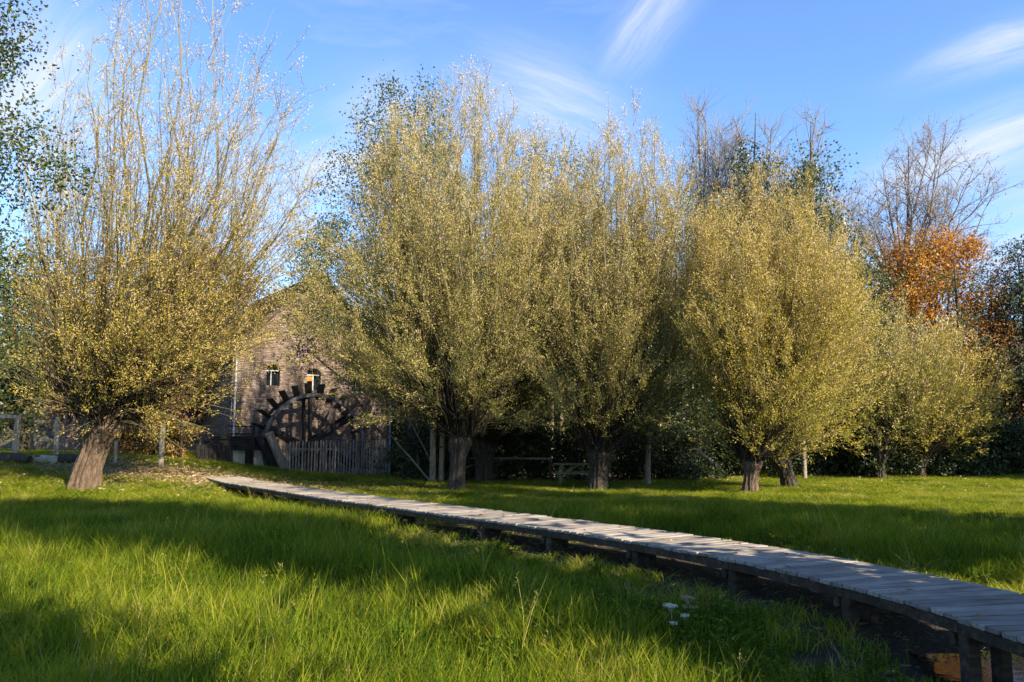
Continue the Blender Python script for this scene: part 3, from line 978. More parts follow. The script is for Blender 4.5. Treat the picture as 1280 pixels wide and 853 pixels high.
# dark boarded screen to the left of the trough and a rail
u0s, z0s = mill_pix(246, 551, 2.1); u1s, z1s = mill_pix(291, 579, 2.1)
scr = tag(empty('board_screen', MILL_O + MU * u0s + MV * 2.1, MILL_A), 'dark boarded screen beside the water trough with a thin handrail', 'screen')
nb = 9
for k in range(nb):
    x0 = (u1s - u0s) * k / nb; x1 = (u1s - u0s) * (k + 1) / nb - .012
    Geo().cbox(x0, x1, 0, .03, z1s - .35, z0s - .15 + rr.uniform(-.03, .02), .006, .5 + rr.uniform(-.2, .2)).build('board', M_BLACKWOOD, scr)
for zz in (z0s + .25, z0s + .55):
    Geo().bar((-.6, -.03, zz), (u1s - u0s + .8, -.03, zz), .04, .05).build('rail', M_BLACKWOOD, scr)
for x in (-.55, u1s - u0s + .75):
    Geo().cbox(x - .04, x + .04, -.05, .04, z1s - .35, z0s + .6, .01).build('post', M_BLACKWOOD, scr)
# slanting stone-grey plank beside the wheel
ua, za = mill_pix(336, 541, 2.45); ub, zb = mill_pix(359, 590, 2.45)
sb = tag(empty('slanting_beam', MILL_O + MV * 2.45, MILL_A), 'broad grey slanting beam between the water trough and the picket fence', 'beam')
Geo().bar((ua, 0, za), (ub, 0, zb - .15), .16, .32, .02).build('beam', M_PICKET, sb)
Geo().bar((ua - .35, .25, za - .1), (ub - .25, .25, zb - .15), .2, .3, .02).build('brace', M_BLACKWOOD, sb)

# picket fence before the wheel pit
VF = 2.6
uf0, zft = mill_pix(361, 551, VF); uf1, zfr = mill_pix(485, 549, VF)
fence = tag(empty('picket_fence', MILL_O + MU * uf0 + MV * VF, MILL_A), 'grey wooden picket fence in front of the water wheel', 'fence')
FLn = uf1 - uf0
npk = 34
pk_me = [Geo().cbox(-.030, .030, -.012, .012, 0, 1.45, .006, .5).add([(-.030, -.01, 1.45), (.030, -.01, 1.45), (.030, .01, 1.45), (-.030, .01, 1.45), (-.012, 0, 1.50), (.012, 0, 1.50)], [(0, 1, 5, 4), (3, 4, 5, 2)], [(0, 4, 3), (1, 2, 5)]).mesh('picket', M_PICKET) for _ in range(1)][0]
for k in range(npk):
    x = FLn * (k + .5) / npk
    wpt = MILL_O + MU * (uf0 + x) + MV * VF
    zgr = hz(wpt.x, wpt.y)
    o = link('picket', pk_me, fence, (x + rr.uniform(-.012, .012), rr.uniform(-.006, .006), 0))
    top = zft + (zfr - zft) * k / npk + rr.uniform(-.03, .02)
    o.location.z = zgr - .02
    o.scale = (1, 1, (top - zgr) / 1.5)
    o.rotation_euler = (rr.uniform(-.015, .015), rr.uniform(-.018, .018), 0)
for zz in (.28, 1.22):
    Geo().bar((-.05, .045, zz - .05), (FLn + .05, .045, zz - .1), .05, .09).build('rail', M_PICKET, fence)
for f in (0, .36, .7, 1.0):
    x = f * FLn
    Geo().cbox(x - .05, x + .05, .075, .17, -.5, 1.4, .012).build('post', M_PICKET, fence)

# ------------------------------------------------------------------ boardwalk
board = tag(empty('boardwalk', (0, 0, 0)), 'long raised wooden boardwalk curving from the wet ditch to the mill yard', 'boardwalk')
pitch = 0.142
npl = int(BW_LEN / pitch)
pl_me = []
for k in range(5):
    gg = Geo().cbox(-BW_W / 2, BW_W / 2, -.0655, .0655, -.038, 0, .006)
    pl_me.append(gg.mesh('plank', M_PLANK))
for k in range(npl):
    s = (k + .5) * pitch
    pt, d, r = bw_frame(s)
    c_ = pt + r * BW_W / 2
    o = link('plank', pl_me[k % 5], board)
    o.location = (c_[0] + rr.uniform(-.006, .006) * r[0], c_[1] + rr.uniform(-.006, .006) * r[1], c_[2] + rr.uniform(-.005, .004))
    o.rotation_euler = (rr.uniform(-.012, .012), rr.uniform(-.006, .006), math.atan2(r[1], r[0]) + rr.uniform(-.008, .008))
    o.scale = (1 + rr.uniform(-.005, .005), rr.uniform(.95, 1.0), 1)
# stringers in lengths that meet over the posts
stations = [1.0]
for px_ in (1180, 1042, 906, 788, 680, 600):
    # where the left edge passes that pixel column
    best = min(np.linspace(0, BW_LEN, 400), key=lambda q: abs(640 + F * bw_left(q)[0] / (bw_left(q)[1] * math.cos(PITCH)) - px_))
    stations.append(float(best))
while stations[-1] < BW_LEN - 2.2:
    stations.append(stations[-1] + 2.6)
stations.append(BW_LEN - .1)
for a, b_ in zip(stations[:-1], stations[1:]):
    for lat in (.035, .53, BW_W - .035):
        pa, da, ra = bw_frame(a); pb, db, rb = bw_frame(b_)
        n = 5
        P = []
        for s in np.linspace(a + .003, b_ - .003, n):
            pt, d, r = bw_frame(s)
            P.append(pt + r * lat)
        vv, qq = [], []
        hh, ww = .075, .055
        for i, pp in enumerate(P):
            _, d, r = bw_frame(np.linspace(a, b_, n)[i])
            for (sx, sz) in ((-1, -1), (1, -1), (1, 0), (-1, 0)):
                q3 = pp + r * sx * ww / 2
                vv.append((q3[0], q3[1], pp[2] - .040 - (hh if sz < 0 else 0)))
        for i in range(n - 1):
            for k in range(4):
                qq.append((i * 4 + k, i * 4 + (k + 1) % 4, i * 4 + 4 + (k + 1) % 4, i * 4 + 4 + k))
        qq += [(3, 2, 1, 0), ((n - 1) * 4, (n - 1) * 4 + 1, (n - 1) * 4 + 2, (n - 1) * 4 + 3)]
        Geo().add(vv, qq, tint=.5 + rr.uniform(-.15, .15)).build('stringer', M_BEAM, board)
for s in stations[:-1]:
    pt, d, r = bw_frame(s)
    ang = math.atan2(r[1], r[0])
    for lat in (.09, .42):
        c_ = pt + r * lat - d * .0
        if lat == .42: c_ = c_ + d * .12
        zg_ = hz(c_[0], c_[1])
        o = Geo().cbox(-.052, .052, -.052, .052, zg_ - .3, c_[2] - .117 if lat != .42 else c_[2] - .12, .012).build('post', M_BEAM, board)
        o.location = (c_[0], c_[1], 0); o.rotation_euler = (0, 0, ang + rr.uniform(-.06, .06))
    c_ = pt + r * BW_W / 2 + d * .10
    o = Geo().cbox(-BW_W / 2 + .02, BW_W / 2 - .02, -.03, .03, -.22, -.119, .01).build('crossbeam', M_BEAM, board)
    o.location = (c_[0], c_[1], c_[2]); o.rotation_euler = (0, 0, ang)
# loose plank end lying across the ditch, a squared block by the near post
pw = on_ground(1062, 748, 0.05)
Geo_ = Geo().cbox(-.28, .28, -.07, .07, -.02, .02, .006)
o = tag(Geo_.build('loose_plank', M_PICKET), 'pale loose plank end propped up under the boardwalk', 'plank')
o.location = (pw.x - .1, pw.y + .15, .2); o.rotation_euler = (.75, -.42, .35)
pw = on_ground(1150, 795, -0.12)
o = tag(Geo().cbox(-.16, .16, -.12, .12, -.2, .16, .015).build('timber_block', M_BEAM), 'dark squared timber block beside the near boardwalk post', 'timber')
o.location = (pw.x, pw.y + .1, .14); o.rotation_euler = (0, .03, .5)

# ------------------------------------------------------------------ picnic table
pt_ = G(716, 617)
tb = tag(empty('picnic_table', (pt_.x + .55, pt_.y + 3.4, hz(pt_.x, pt_.y + 3.4)), math.radians(-8)), 'weathered wooden picnic table half hidden by a willow trunk', 'picnic table')
for k in range(5):
    Geo().cbox(-.95, .95, -.37 + k * .15, -.232 + k * .15, .69, .735, .006, .5 + rr.uniform(-.1, .1)).build('top_board', M_TABLE, tb)
for s_ in (-1, 1):
    for k in range(2):
        y0 = s_ * .62 + k * .15 - .15
        Geo().cbox(-.95, .95, y0, y0 + .14, .40, .445, .006).build('bench_board', M_TABLE, tb)
for x in (-.68, .68):
    for s_ in (-1, 1):
        Geo().bar((x, s_ * .60, 0), (x, s_ * .22, .69), .05, .10, .008, up=(1, 0, 0)).build('leg', M_TABLE, tb)
    Geo().cbox(x + .028, x + .075, -.78, .78, .31, .398, .008).build('bench_bearer', M_TABLE, tb)
    Geo().cbox(x + .028, x + .075, -.36, .36, .60, .688, .008).build('top_bearer', M_TABLE, tb)
Geo().bar((-.62, 0, .36), (-.12, 0, .68), .05, .08, .008).build('brace', M_TABLE, tb)

# ------------------------------------------------------------------ left: field fence, kerb stones, stake
posts = [(18.5, 519, 571, 7.0), (70, 524, 572, 6.0)]
ff = tag(empty('wire_fence', G(18, 571)), 'bleached wooden fence posts with thin wires left of the big willow', 'fence')
fo = ff.location.copy()
tops = []
for (px_, pt0, pb0, wpx) in posts:
    b_ = G(px_, pb0)
    tp = at_depth(px_, pt0, b_.y)
    w = wpx / F * b_.y
    o = Geo().cbox(-w / 2, w / 2, -w / 2, w / 2, -.4, tp.z - b_.z, .02, .5 + rr.uniform(-.1, .1)).build('post', M_OLDWOOD, ff)
    o.location = b_ - fo; o.rotation_euler = (rr.uniform(-.03, .03), rr.uniform(-.03, .03), rr.uniform(0, 1))
    tops.append((b_, tp.z))
pl = tops[0][0] + Vector((-2.6, -.1, 0)); pl.z = hz(pl.x, pl.y)
o = Geo().cbox(-.1, .1, -.1, .1, -.4, 1.45, .02).build('post', M_OLDWOOD, ff); o.location = pl - fo
a = tops[0][0]; b_ = tops[1][0]
dirf = (b_ - a).normalized()
pr_ = b_ + dirf * 3.4; pr_.z = hz(pr_.x, pr_.y)
o = Geo().cbox(-.07, .07, -.07, .07, -.4, 1.45, .02).build('post', M_OLDWOOD, ff); o.location = pr_ - fo
Geo().bar(pl - fo + Vector((0, -.12, 1.33)), a - fo + Vector((.05, -.12, 1.30)), .06, .11, .012).build('rail', M_OLDWOOD, ff)
wg = Geo()
for zz in (.35, .75, 1.12, 1.35):
    for p, q in ((a, b_), (b_, pr_), (pl, a)):
        mid = (p + q) / 2 - fo
        wg.tubes(np.array([tuple(p - fo + Vector((0, -.05, zz))), (mid.x, mid.y - .05, mid.z + zz - .03), tuple(q - fo + Vector((0, -.05, zz)))]), np.full(3, .006), 4)
wg.build('wires', M_STEEL, ff)
Geo().bar(a - fo + Vector((.3, .5, .55)), b_ - fo + Vector((-.5, 1.6, .5)), .1, .12, .012).build('low_rail', M_OLDWOOD, ff)
for i, px_ in enumerate((79.5, 91.5)):
    b_ = G(px_, 570)
    o = tag(Geo().tubes(np.array([(0, 0, -.3), (0, 0, 1.55)]), np.array([.022, .02]), 6, cap=True).build('steel_stake', M_STEEL),
            ['thin steel stake right after the second bleached fence post', 'thin steel stake close against the big willow trunk'][i], 'stake', 'steel stakes by the fence')
    o.location = b_
b_ = G(143.5, 580)
o = tag(Geo().cbox(-.05, .05, -.05, .05, -.3, 1.62, .012).build('wooden_stake', M_OLDWOOD), 'thin pale wooden stake right of the big willow trunk', 'stake')
o.location = b_; o.rotation_euler = (0, .015, .4)
kb = tag(empty('stone_edging', G(45, 577)), 'row of rough grey edging stones in the grass below the fence', 'edging')
for k, px_ in enumerate((4, 14, 25, 34, 42, 50, 58, 66, 76, 86)):
    p = G(px_, 577 + (k % 2)) - kb.location
    gg = Geo().cbox(-.19, .19, -.14, .14, -.25, .16 + rr.uniform(-.04, .06), .04, .5 + rr.uniform(-.2, .2))
    o = gg.build('stone', M_STONE, kb)
    o.location = p; o.rotation_euler = (rr.uniform(-.1, .1), rr.uniform(-.1, .1), rr.uniform(-.5, .5))
for k, (px_, sc) in enumerate(((12, 1.0), (85, .9))):
    p = G(px_, 579)
    gg = Geo().tubes(np.array([(-.65, 0, .12), (-.2, 0, .15), (.3, .03, .14), (.65, .05, .1)]) * sc, np.array([.14, .17, .16, .12]) * sc, 10, cap=True)
    o = tag(gg.build('fallen_log', M_BARK_D, None, True), ['dark log lying at the foot of the first fence post', 'dark log lying between the second fence post and the big willow'][k], 'log', 'logs along the stone edging')
    o.location = p; o.rotation_euler = (0, 0, rr.uniform(-.3, .1))

# wooden rail fence between the willow trunks, further back
ra = G(586, 602); rb_ = G(690, 603)
rf = tag(empty('rail_fence', ra), 'pale single rail fence in the shade behind the willow trunks', 'fence')
dz_ = at_depth(586, 573, ra.y).z - ra.z
Geo().bar((0, 0, dz_), (rb_.x - ra.x, rb_.y - ra.y, at_depth(690, 573.5, rb_.y).z - ra.z), .05, .07, .012).build('rail', M_PICKET, rf)
for f in (.0, .34, .98):
    q = ra.lerp(rb_, f) - ra
    Geo().cbox(q.x - .05, q.x + .05, q.y + .035, q.y + .13, -.4, dz_ + .06, .012).build('post', M_BEAM, rf)

# ------------------------------------------------------------------ trees
def trunk_mesh(name, path, radii, mat, seed, sides=40, rings=34, ridge=0.10, knob=0.0):
    """tapered trunk with bark furrows; path and radii are given at a few heights"""
    rng = np.random.default_rng(seed)
    path = np.asarray(path, float); radii = np.asarray(radii, float)
    t0 = np.linspace(0, 1, len(path)); tt = np.linspace(0, 1, rings)
    # smooth interpolation
    def sm(a):
        lin = np.stack([np.interp(tt, t0, a[:, i]) for i in range(a.shape[1])], 1)
        k = np.array([.25, .5, .25])
        for _ in range(3):
            p = np.pad(lin, ((1, 1), (0, 0)), 'edge')
            l2 = p[:-2] * k[0] + p[1:-1] * k[1] + p[2:] * k[2]
            l2[0], l2[-1] = lin[0], lin[-1]
            lin = l2
        return lin
    P = sm(path); R = sm(radii[:, None])[:, 0]
    th = np.linspace(0, 2 * math.pi, sides, endpoint=False)
    rad = np.ones((rings, sides))
    for f, a in ((3, .5), (5, .6), (8, .7), (13, .8), (17, .6)):
        ph = rng.random() * 6.28; tw = rng.normal() * 1.2
        am = .5 + .5 * np.sin(tt * (5 + 6 * rng.random()) + rng.random() * 6)
        rad += ridge * a * (am[:, None] * .7 + .3) * np.sin(f * th[None, :] + ph + tw * tt[:, None])
    rad += rng.normal(size=rad.shape) * ridge * .22
    for f in (7, 11, 16):
        wob = np.cumsum(rng.normal(size=rings)) * .10
        cr = np.sin(f * th[None, :] / 2 + wob[:, None] + rng.random() * 6)
        rad -= ridge * 1.5 * np.exp(-cr ** 2 / .03) * (.35 + .65 * np.sin(tt * 7 + f)[:, None] ** 2)
    if knob:
        top = np.clip((tt - .72) / .28, 0, 1)
        rad += knob * top[:, None] * (rng.random(rad.shape) - .3)
    base = np.clip(1 - tt * 9, 0, 1)
    rad += base[:, None] * (.16 + .18 * np.sin(5 * th + rng.random() * 6)[None, :])
    v = np.zeros((rings, sides, 3))
    v[:, :, 0] = P[:, 0:1] + R[:, None] * rad * np.cos(th)
    v[:, :, 1] = P[:, 1:2] + R[:, None] * rad * np.sin(th)
    v[:, :, 2] = P[:, 2:3]
    i = np.arange(sides); j = (i + 1) % sides
    q = np.concatenate([np.stack([k * sides + i, k * sides + j, (k + 1) * sides + j, (k + 1) * sides + i], 1) for k in range(rings - 1)])
    top_c = len(v.reshape(-1, 3))
    vv = np.concatenate([v.reshape(-1, 3), [P[-1] + np.array([0, 0, R[-1] * .35])]])
    t = np.stack([(rings - 1) * sides + i, (rings - 1) * sides + j, np.full(sides, top_c)], 1)
    return mesh_raw(name, vv, q, t, None, True, mat)


class Env:
    """a crown's outline: height, left and right reach at each height, depth in proportion"""
    def __init__(s, rows, cy, depth=0.9, seed=0, rough=0.22):
        rows = sorted(rows)
        s.z = np.array([r[0] for r in rows]); s.l = np.array([r[1] for r in rows]); s.r = np.array([r[2] for r in rows])
        s.cy = cy; s.depth = depth; s.seed = seed; s.rough = rough

    @classmethod
    def pix(cls, rows, B, depth=0.9, seed=0, rough=0.22):
        out = []
        for (py, l, r) in rows:
            a = at_depth(l, py, B.y); b = at_depth(r, py, B.y)
            out.append((a.z - B.z, a.x - B.x, b.x - B.x))
        return cls(out, 0.0, depth, seed, rough)

    def sample(s, N, rng, zlo=0.0, zhi=1.0, pw=1.3, surf=0.5):
        zg = np.linspace(s.z[0] + (s.z[-1] - s.z[0]) * zlo, s.z[0] + (s.z[-1] - s.z[0]) * zhi, 200)
        w = np.maximum(np.interp(zg, s.z, s.r) - np.interp(zg, s.z, s.l), .05) ** pw
        z = rng.choice(zg, N, p=w / w.sum()) + rng.normal(size=N) * (zg[1] - zg[0])
        l = np.interp(z, s.z, s.l); r = np.interp(z, s.z, s.r)
        ph = rng.random(N) * 2 * math.pi
        rho = rng.random(N) ** surf
        n = vnoise(ph * 2.2 + 20, z + 30, 1.1, 100 + s.seed)
        rho = rho * (1 - s.rough + 2 * s.rough * n)
        hw = (r - l) / 2
        return np.stack([(l + r) / 2 + hw * rho * np.cos(ph), s.cy + hw * s.depth * rho * np.sin(ph), z], 1)


def bez(P0, P1, P2, K):
    t = np.linspace(0, 1, K)[None, :, None]
    return (1 - t) ** 2 * P0[:, None] + 2 * t * (1 - t) * P1[:, None] + t ** 2 * P2[:, None]


def spawn(P, R, n, rng, tmin, tmax, ang, length, K, r0, r1, up=0.1, jitter=0.1):
    """n side shoots off each curve of P (N,K0,3): returns their points and radii"""
    N, K0, _ = P.shape
    idx = np.repeat(np.arange(N), n) if np.isscalar(n) else np.repeat(np.arange(N), n)
    M = len(idx)
    t = tmin + (tmax - tmin) * rng.random(M)
    f = t * (K0 - 1); k = np.minimum(f.astype(int), K0 - 2); f = f - k
    A = P[idx, k]; B = P[idx, k + 1]
    o = A + (B - A) * f[:, None]
    T = unit(B - A)
    q = unit(np.cross(T, unit(rng.normal(size=(M, 3)))))
    a = ang * (0.7 + 0.6 * rng.random(M))
    d = T * np.cos(a)[:, None] + q * np.sin(a)[:, None]
    d[:, 2] += up
    d = unit(d)
    L = (length[0] + (length[1] - length[0]) * rng.random(M)) * (1.15 - 0.55 * t)
    s = np.linspace(0, 1, K)
    bend = rng.normal(size=(M, 3)) * jitter
    bend[:, 2] += up * .6
    pts = o[:, None] + d[:, None] * (L[:, None] * s[None])[:, :, None] + bend[:, None] * (L[:, None] * s[None] ** 2)[:, :, None]
    rad = r0 + (r1 - r0) * s[None] + np.zeros((M, 1))
    return pts, rad, t, idx


def leaves_on(P, n, rng, L, Wd, spread=0.04, along=0.6, droop=0.15, tmin=0.05, tri=False, rnd=.55):
    """n leaves along each twig"""
    N, K, _ = P.shape
    idx = np.repeat(np.arange(N), n)
    M = len(idx)
    t = tmin + (1 - tmin) * rng.random(M)
    f = t * (K - 1); k = np.minimum(f.astype(int), K - 2); f = f - k
    A = P[idx, k]; B = P[idx, k + 1]
    C = A + (B - A) * f[:, None] + rng.normal(size=(M, 3)) * spread
    T = unit(B - A)
    D = T * along + rng.normal(size=(M, 3)) * rnd
    D[:, 2] -= droop
    D = unit(D)
    Lv = L * (.65 + .7 * rng.random(M)); Wv = Wd * (.7 + .6 * rng.random(M))
    v, q = leaf_arrays(C, D, Lv, Wv, rng)
    if tri:      # slim leaf as one triangle
        v = v.reshape(-1, 4, 3)[:, 1:4].reshape(-1, 3)
        q = np.arange(M * 3).reshape(-1, 3)
    return v, q, C, idx


WILLOW_GROUP = 'pollard willows round the meadow'


def willow(label, base, head, head_r, rows, trunk_r, seed, nmain, nfill, tw, lpt, leaf=(0.115, 0.032), mat=None, depth=0.9,
           main_r=0.045, zlo_main=0.45, tint0=0.35, tint_h=0.35, extra=None, mean_fill=(0.0, 0.8), twl=(0.5, 1.45), thin_top=0.0, bark=None, t0m=.28, t0f=.34, tang=.62, nmid=0):
    rng = np.random.default_rng(seed)
    B = G(*base)
    H = at_depth(head[0], head[1], B.y) - B
    root = tag(empty('pollard_willow', B), label, 'tree', WILLOW_GROUP)
    hz_ = H.z
    path = [(0, 0, -.35), (0, 0, 0.0), (H.x * .2, 0, hz_ * .3), (H.x * .55, 0, hz_ * .6), (H.x * .9, 0, hz_ * .86), (H.x, 0, hz_ + head_r * .35)]
    rad = [trunk_r * 1.2, trunk_r * 1.12, trunk_r * .92, trunk_r * .9, (trunk_r + head_r) * .5, head_r * .66]
    tr = link('trunk', trunk_mesh('trunk', path, rad, bark or M_BARK_W, seed, 72, 60, .085, knob=.14), root)
    rows = [(py_, (l_ + r_) / 2 + (l_ - r_) / 2 * 1.10, (l_ + r_) / 2 + (r_ - l_) / 2 * 1.10) for py_, l_, r_ in rows]
    env = Env.pix(rows, B, depth, seed)
    h = np.array(H)
    hc = lambda n: h + np.stack([rng.normal(size=n) * head_r * .42, rng.normal(size=n) * head_r * .42, rng.random(n) * head_r * .5 - head_r * .15], 1)

    def shoots(T, r0, K):
        n = len(T)
        P0 = hc(n)
        out = (T - P0) * np.array([1, 1, 0])
        P0 = P0 + unit(out) * head_r * .35
        d = T - P0
        L = np.linalg.norm(d, axis=1, keepdims=True)
        el = np.clip(d[:, 2:3] / L, -1, 1)
        hi = np.clip(el, 0, 1)
        P1 = P0 + .5 * d + unit(out) * L * .10 * hi + np.array([[0, 0, 1.0]]) * L * (.22 * (1 - hi) - .02) + rng.normal(size=(n, 3)) * L * .035
        P = bez(P0, P1, T, K)
        wob = rng.normal(size=(n, K, 3)) * .012 * L[:, :, None]; wob[:, 0] = 0
        P = P + wob
        rr_ = r0 * (.6 + .6 * rng.random(n))
        s = np.linspace(0, 1, K)
        return P, rr_[:, None] * (1 - .82 * s[None]), L[:, 0]

    bgeo = Geo()
    Tm = env.sample(nmain, rng, zlo_main, 1.0, 1.0, .33)
    if extra is not None:
        ex = []
        for (px_, py_, dy) in extra:
            q = at_depth(px_, py_, B.y + dy) - B
            ex.append(tuple(q))
        Tm = np.concatenate([np.array(ex), Tm])
    Pm, Rm, Lm = shoots(Tm, main_r, 9)
    bgeo.tubes(Pm, Rm, 5, np.linspace(.0, 1, Pm.shape[1] - 1)[None] ** 1.1 * (.6 + .6 * rng.random((len(Pm), 1))))
    Tf = env.sample(nfill, rng, mean_fill[0], mean_fill[1], 1.25, .30)
    Pf, Rf, Lf = shoots(Tf, main_r * .38, 7)
    bgeo.tubes(Pf, Rf, 4, np.linspace(.05, .8, Pf.shape[1] - 1)[None] * (.6 + .6 * rng.random((len(Pf), 1))))
    sets = [(Pm, Rm, Lm, t0m), (Pf, Rf, Lf, t0f)]
    if nmid:
        Pn, Rn, Ln = shoots(env.sample(nmid, rng, .42, .97, 1.0, .36), main_r * .36, 8)
        bgeo.tubes(Pn, Rn, 4, np.linspace(.1, 1, 7)[None] * (.6 + .5 * rng.random((nmid, 1))))
        sets.append((Pn, Rn, Ln, .30))
    lv, lq, lt = [], [], []
    nn = 0
    zspan = env.z[-1] - env.z[0]
    for (P, R, L, t0) in sets:
        n = np.maximum((L * tw).astype(int), 2)
        tp, trd, tt, idx = spawn(P, R, n, rng, t0, 1.0, tang, twl, 3, .006, .003, .22, .16)
        if thin_top:
            hn = (tp[:, 2, 2] - env.z[0]) / zspan
            keep = rng.random(len(tp)) > thin_top * np.clip(hn * 1.5 - .25, 0, 1)
            tp, trd = tp[keep], trd[keep]
        bgeo.tubes(tp, trd, 3)
        v, q, C, li = leaves_on(tp, lpt, rng, leaf[0] * 1.22, leaf[1] * .80, .045, .9, .0, .05, True, .42)
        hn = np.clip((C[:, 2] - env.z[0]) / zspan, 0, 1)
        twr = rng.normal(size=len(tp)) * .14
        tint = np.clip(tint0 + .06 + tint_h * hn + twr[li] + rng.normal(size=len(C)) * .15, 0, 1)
        lv.append(v); lq.append(q + nn); lt.append(tint); nn += len(v)
    b = bgeo.build('branches', M_SHOOT, root, True)
    f = link('foliage', mesh_raw('foliage', np.concatenate(lv), None, np.concatenate(lq), {'tint': ('FACE', np.concatenate(lt))}, False, mat or M_WIL_A), root)
    f['kind'] = 'stuff'
    b['kind'] = 'stuff'
    return root


# the big sparse willow on the left
willow('big leaning pollard willow with sparse crown left of the watermill', (103, 610), (131, 527), .72,
       [(566, 190, 250), (545, 120, 255), (520, 30, 292), (480, -5, 328), (430, -20, 368), (380, -22, 394), (320, -5, 396), (250, 35, 402), (180, 62, 408), (100, 78, 390), (30, 80, 350), (-40, 95, 310), (-90, 150, 250)],
       .36, 11, 11, 310, 2.4, 32, (0.082, 0.027), M_WIL_A, .85, .058, .5, .46, .36,
       extra=[(150, 5, 0), (205, -20, 1), (232, -40, -1), (240, 20, 1), (300, 60, -1), (370, 110, .5), (390, 230, 0), (395, 200, 1), (120, 40, -1), (180, -60, .5), (325, 75, -2), (270, -20, 1)],
       mean_fill=(0.0, 0.62), thin_top=.62, twl=(.5, 1.5), t0m=.2, t0f=.2, tang=.8, nmid=110)
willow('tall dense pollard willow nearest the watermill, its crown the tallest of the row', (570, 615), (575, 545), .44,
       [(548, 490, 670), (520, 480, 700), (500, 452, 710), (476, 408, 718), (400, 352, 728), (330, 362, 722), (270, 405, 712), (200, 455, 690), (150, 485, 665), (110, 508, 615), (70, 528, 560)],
       .27, 12, 130, 200, 2.8, 50, (0.080, 0.028), M_WIL_B, .9, .04, .45, .26, .50, bark=M_BARK_D)  # dark bark stands in for the shade on this trunk
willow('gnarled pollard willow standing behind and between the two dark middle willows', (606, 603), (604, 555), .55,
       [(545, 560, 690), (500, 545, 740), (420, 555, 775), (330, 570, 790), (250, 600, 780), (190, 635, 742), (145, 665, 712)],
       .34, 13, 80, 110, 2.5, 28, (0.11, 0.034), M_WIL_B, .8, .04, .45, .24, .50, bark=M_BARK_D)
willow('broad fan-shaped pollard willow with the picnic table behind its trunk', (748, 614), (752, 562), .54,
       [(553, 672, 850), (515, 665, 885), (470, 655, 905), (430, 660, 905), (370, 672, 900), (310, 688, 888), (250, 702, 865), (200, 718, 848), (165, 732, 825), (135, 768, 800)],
       .32, 14, 140, 210, 2.8, 50, (0.080, 0.028), M_WIL_B, .9, .042, .42, .26, .50, bark=M_BARK_D)  # bark colour darkened here to carry the shade over the trunk
willow('golden sunlit pollard willow with a short twin-ribbed trunk on the right meadow', (938, 617), (941, 575), .36,
       [(573, 885, 1020), (540, 858, 1068), (480, 850, 1095), (420, 850, 1096), (350, 862, 1074), (290, 880, 1046), (240, 900, 1016), (212, 928, 992), (195, 945, 970)],
       .22, 15, 130, 200, 2.8, 50, (0.080, 0.028), M_WIL_A, .9, .036, .42, .33, .42)
willow('leaning dark willow trunk behind the golden sunlit willow', (988, 610), (973, 572), .38,
       [(565, 930, 1062), (520, 915, 1085), (460, 920, 1095), (400, 935, 1085), (330, 955, 1060), (290, 975, 1040)],
       .27, 16, 50, 90, 2.7, 23, (0.13, 0.038), M_WIL_A, .8, .034, .45, .28, .40, bark=M_BARK_D)
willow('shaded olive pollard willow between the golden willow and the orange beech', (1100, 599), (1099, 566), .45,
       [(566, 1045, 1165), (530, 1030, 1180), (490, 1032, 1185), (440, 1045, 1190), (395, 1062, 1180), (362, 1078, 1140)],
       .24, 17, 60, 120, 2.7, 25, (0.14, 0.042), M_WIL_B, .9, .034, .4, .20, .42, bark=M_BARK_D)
willow('small round pollard willow with a thin sunlit trunk at the right wood edge', (1152, 597), (1153, 572), .32,
       [(574, 1100, 1215), (550, 1078, 1234), (510, 1078, 1240), (460, 1095, 1236), (420, 1118, 1216), (392, 1140, 1195)],
       .17, 18, 50, 110, 2.7, 25, (0.14, 0.042), M_WIL_A, .9, .03, .35, .30, .38)


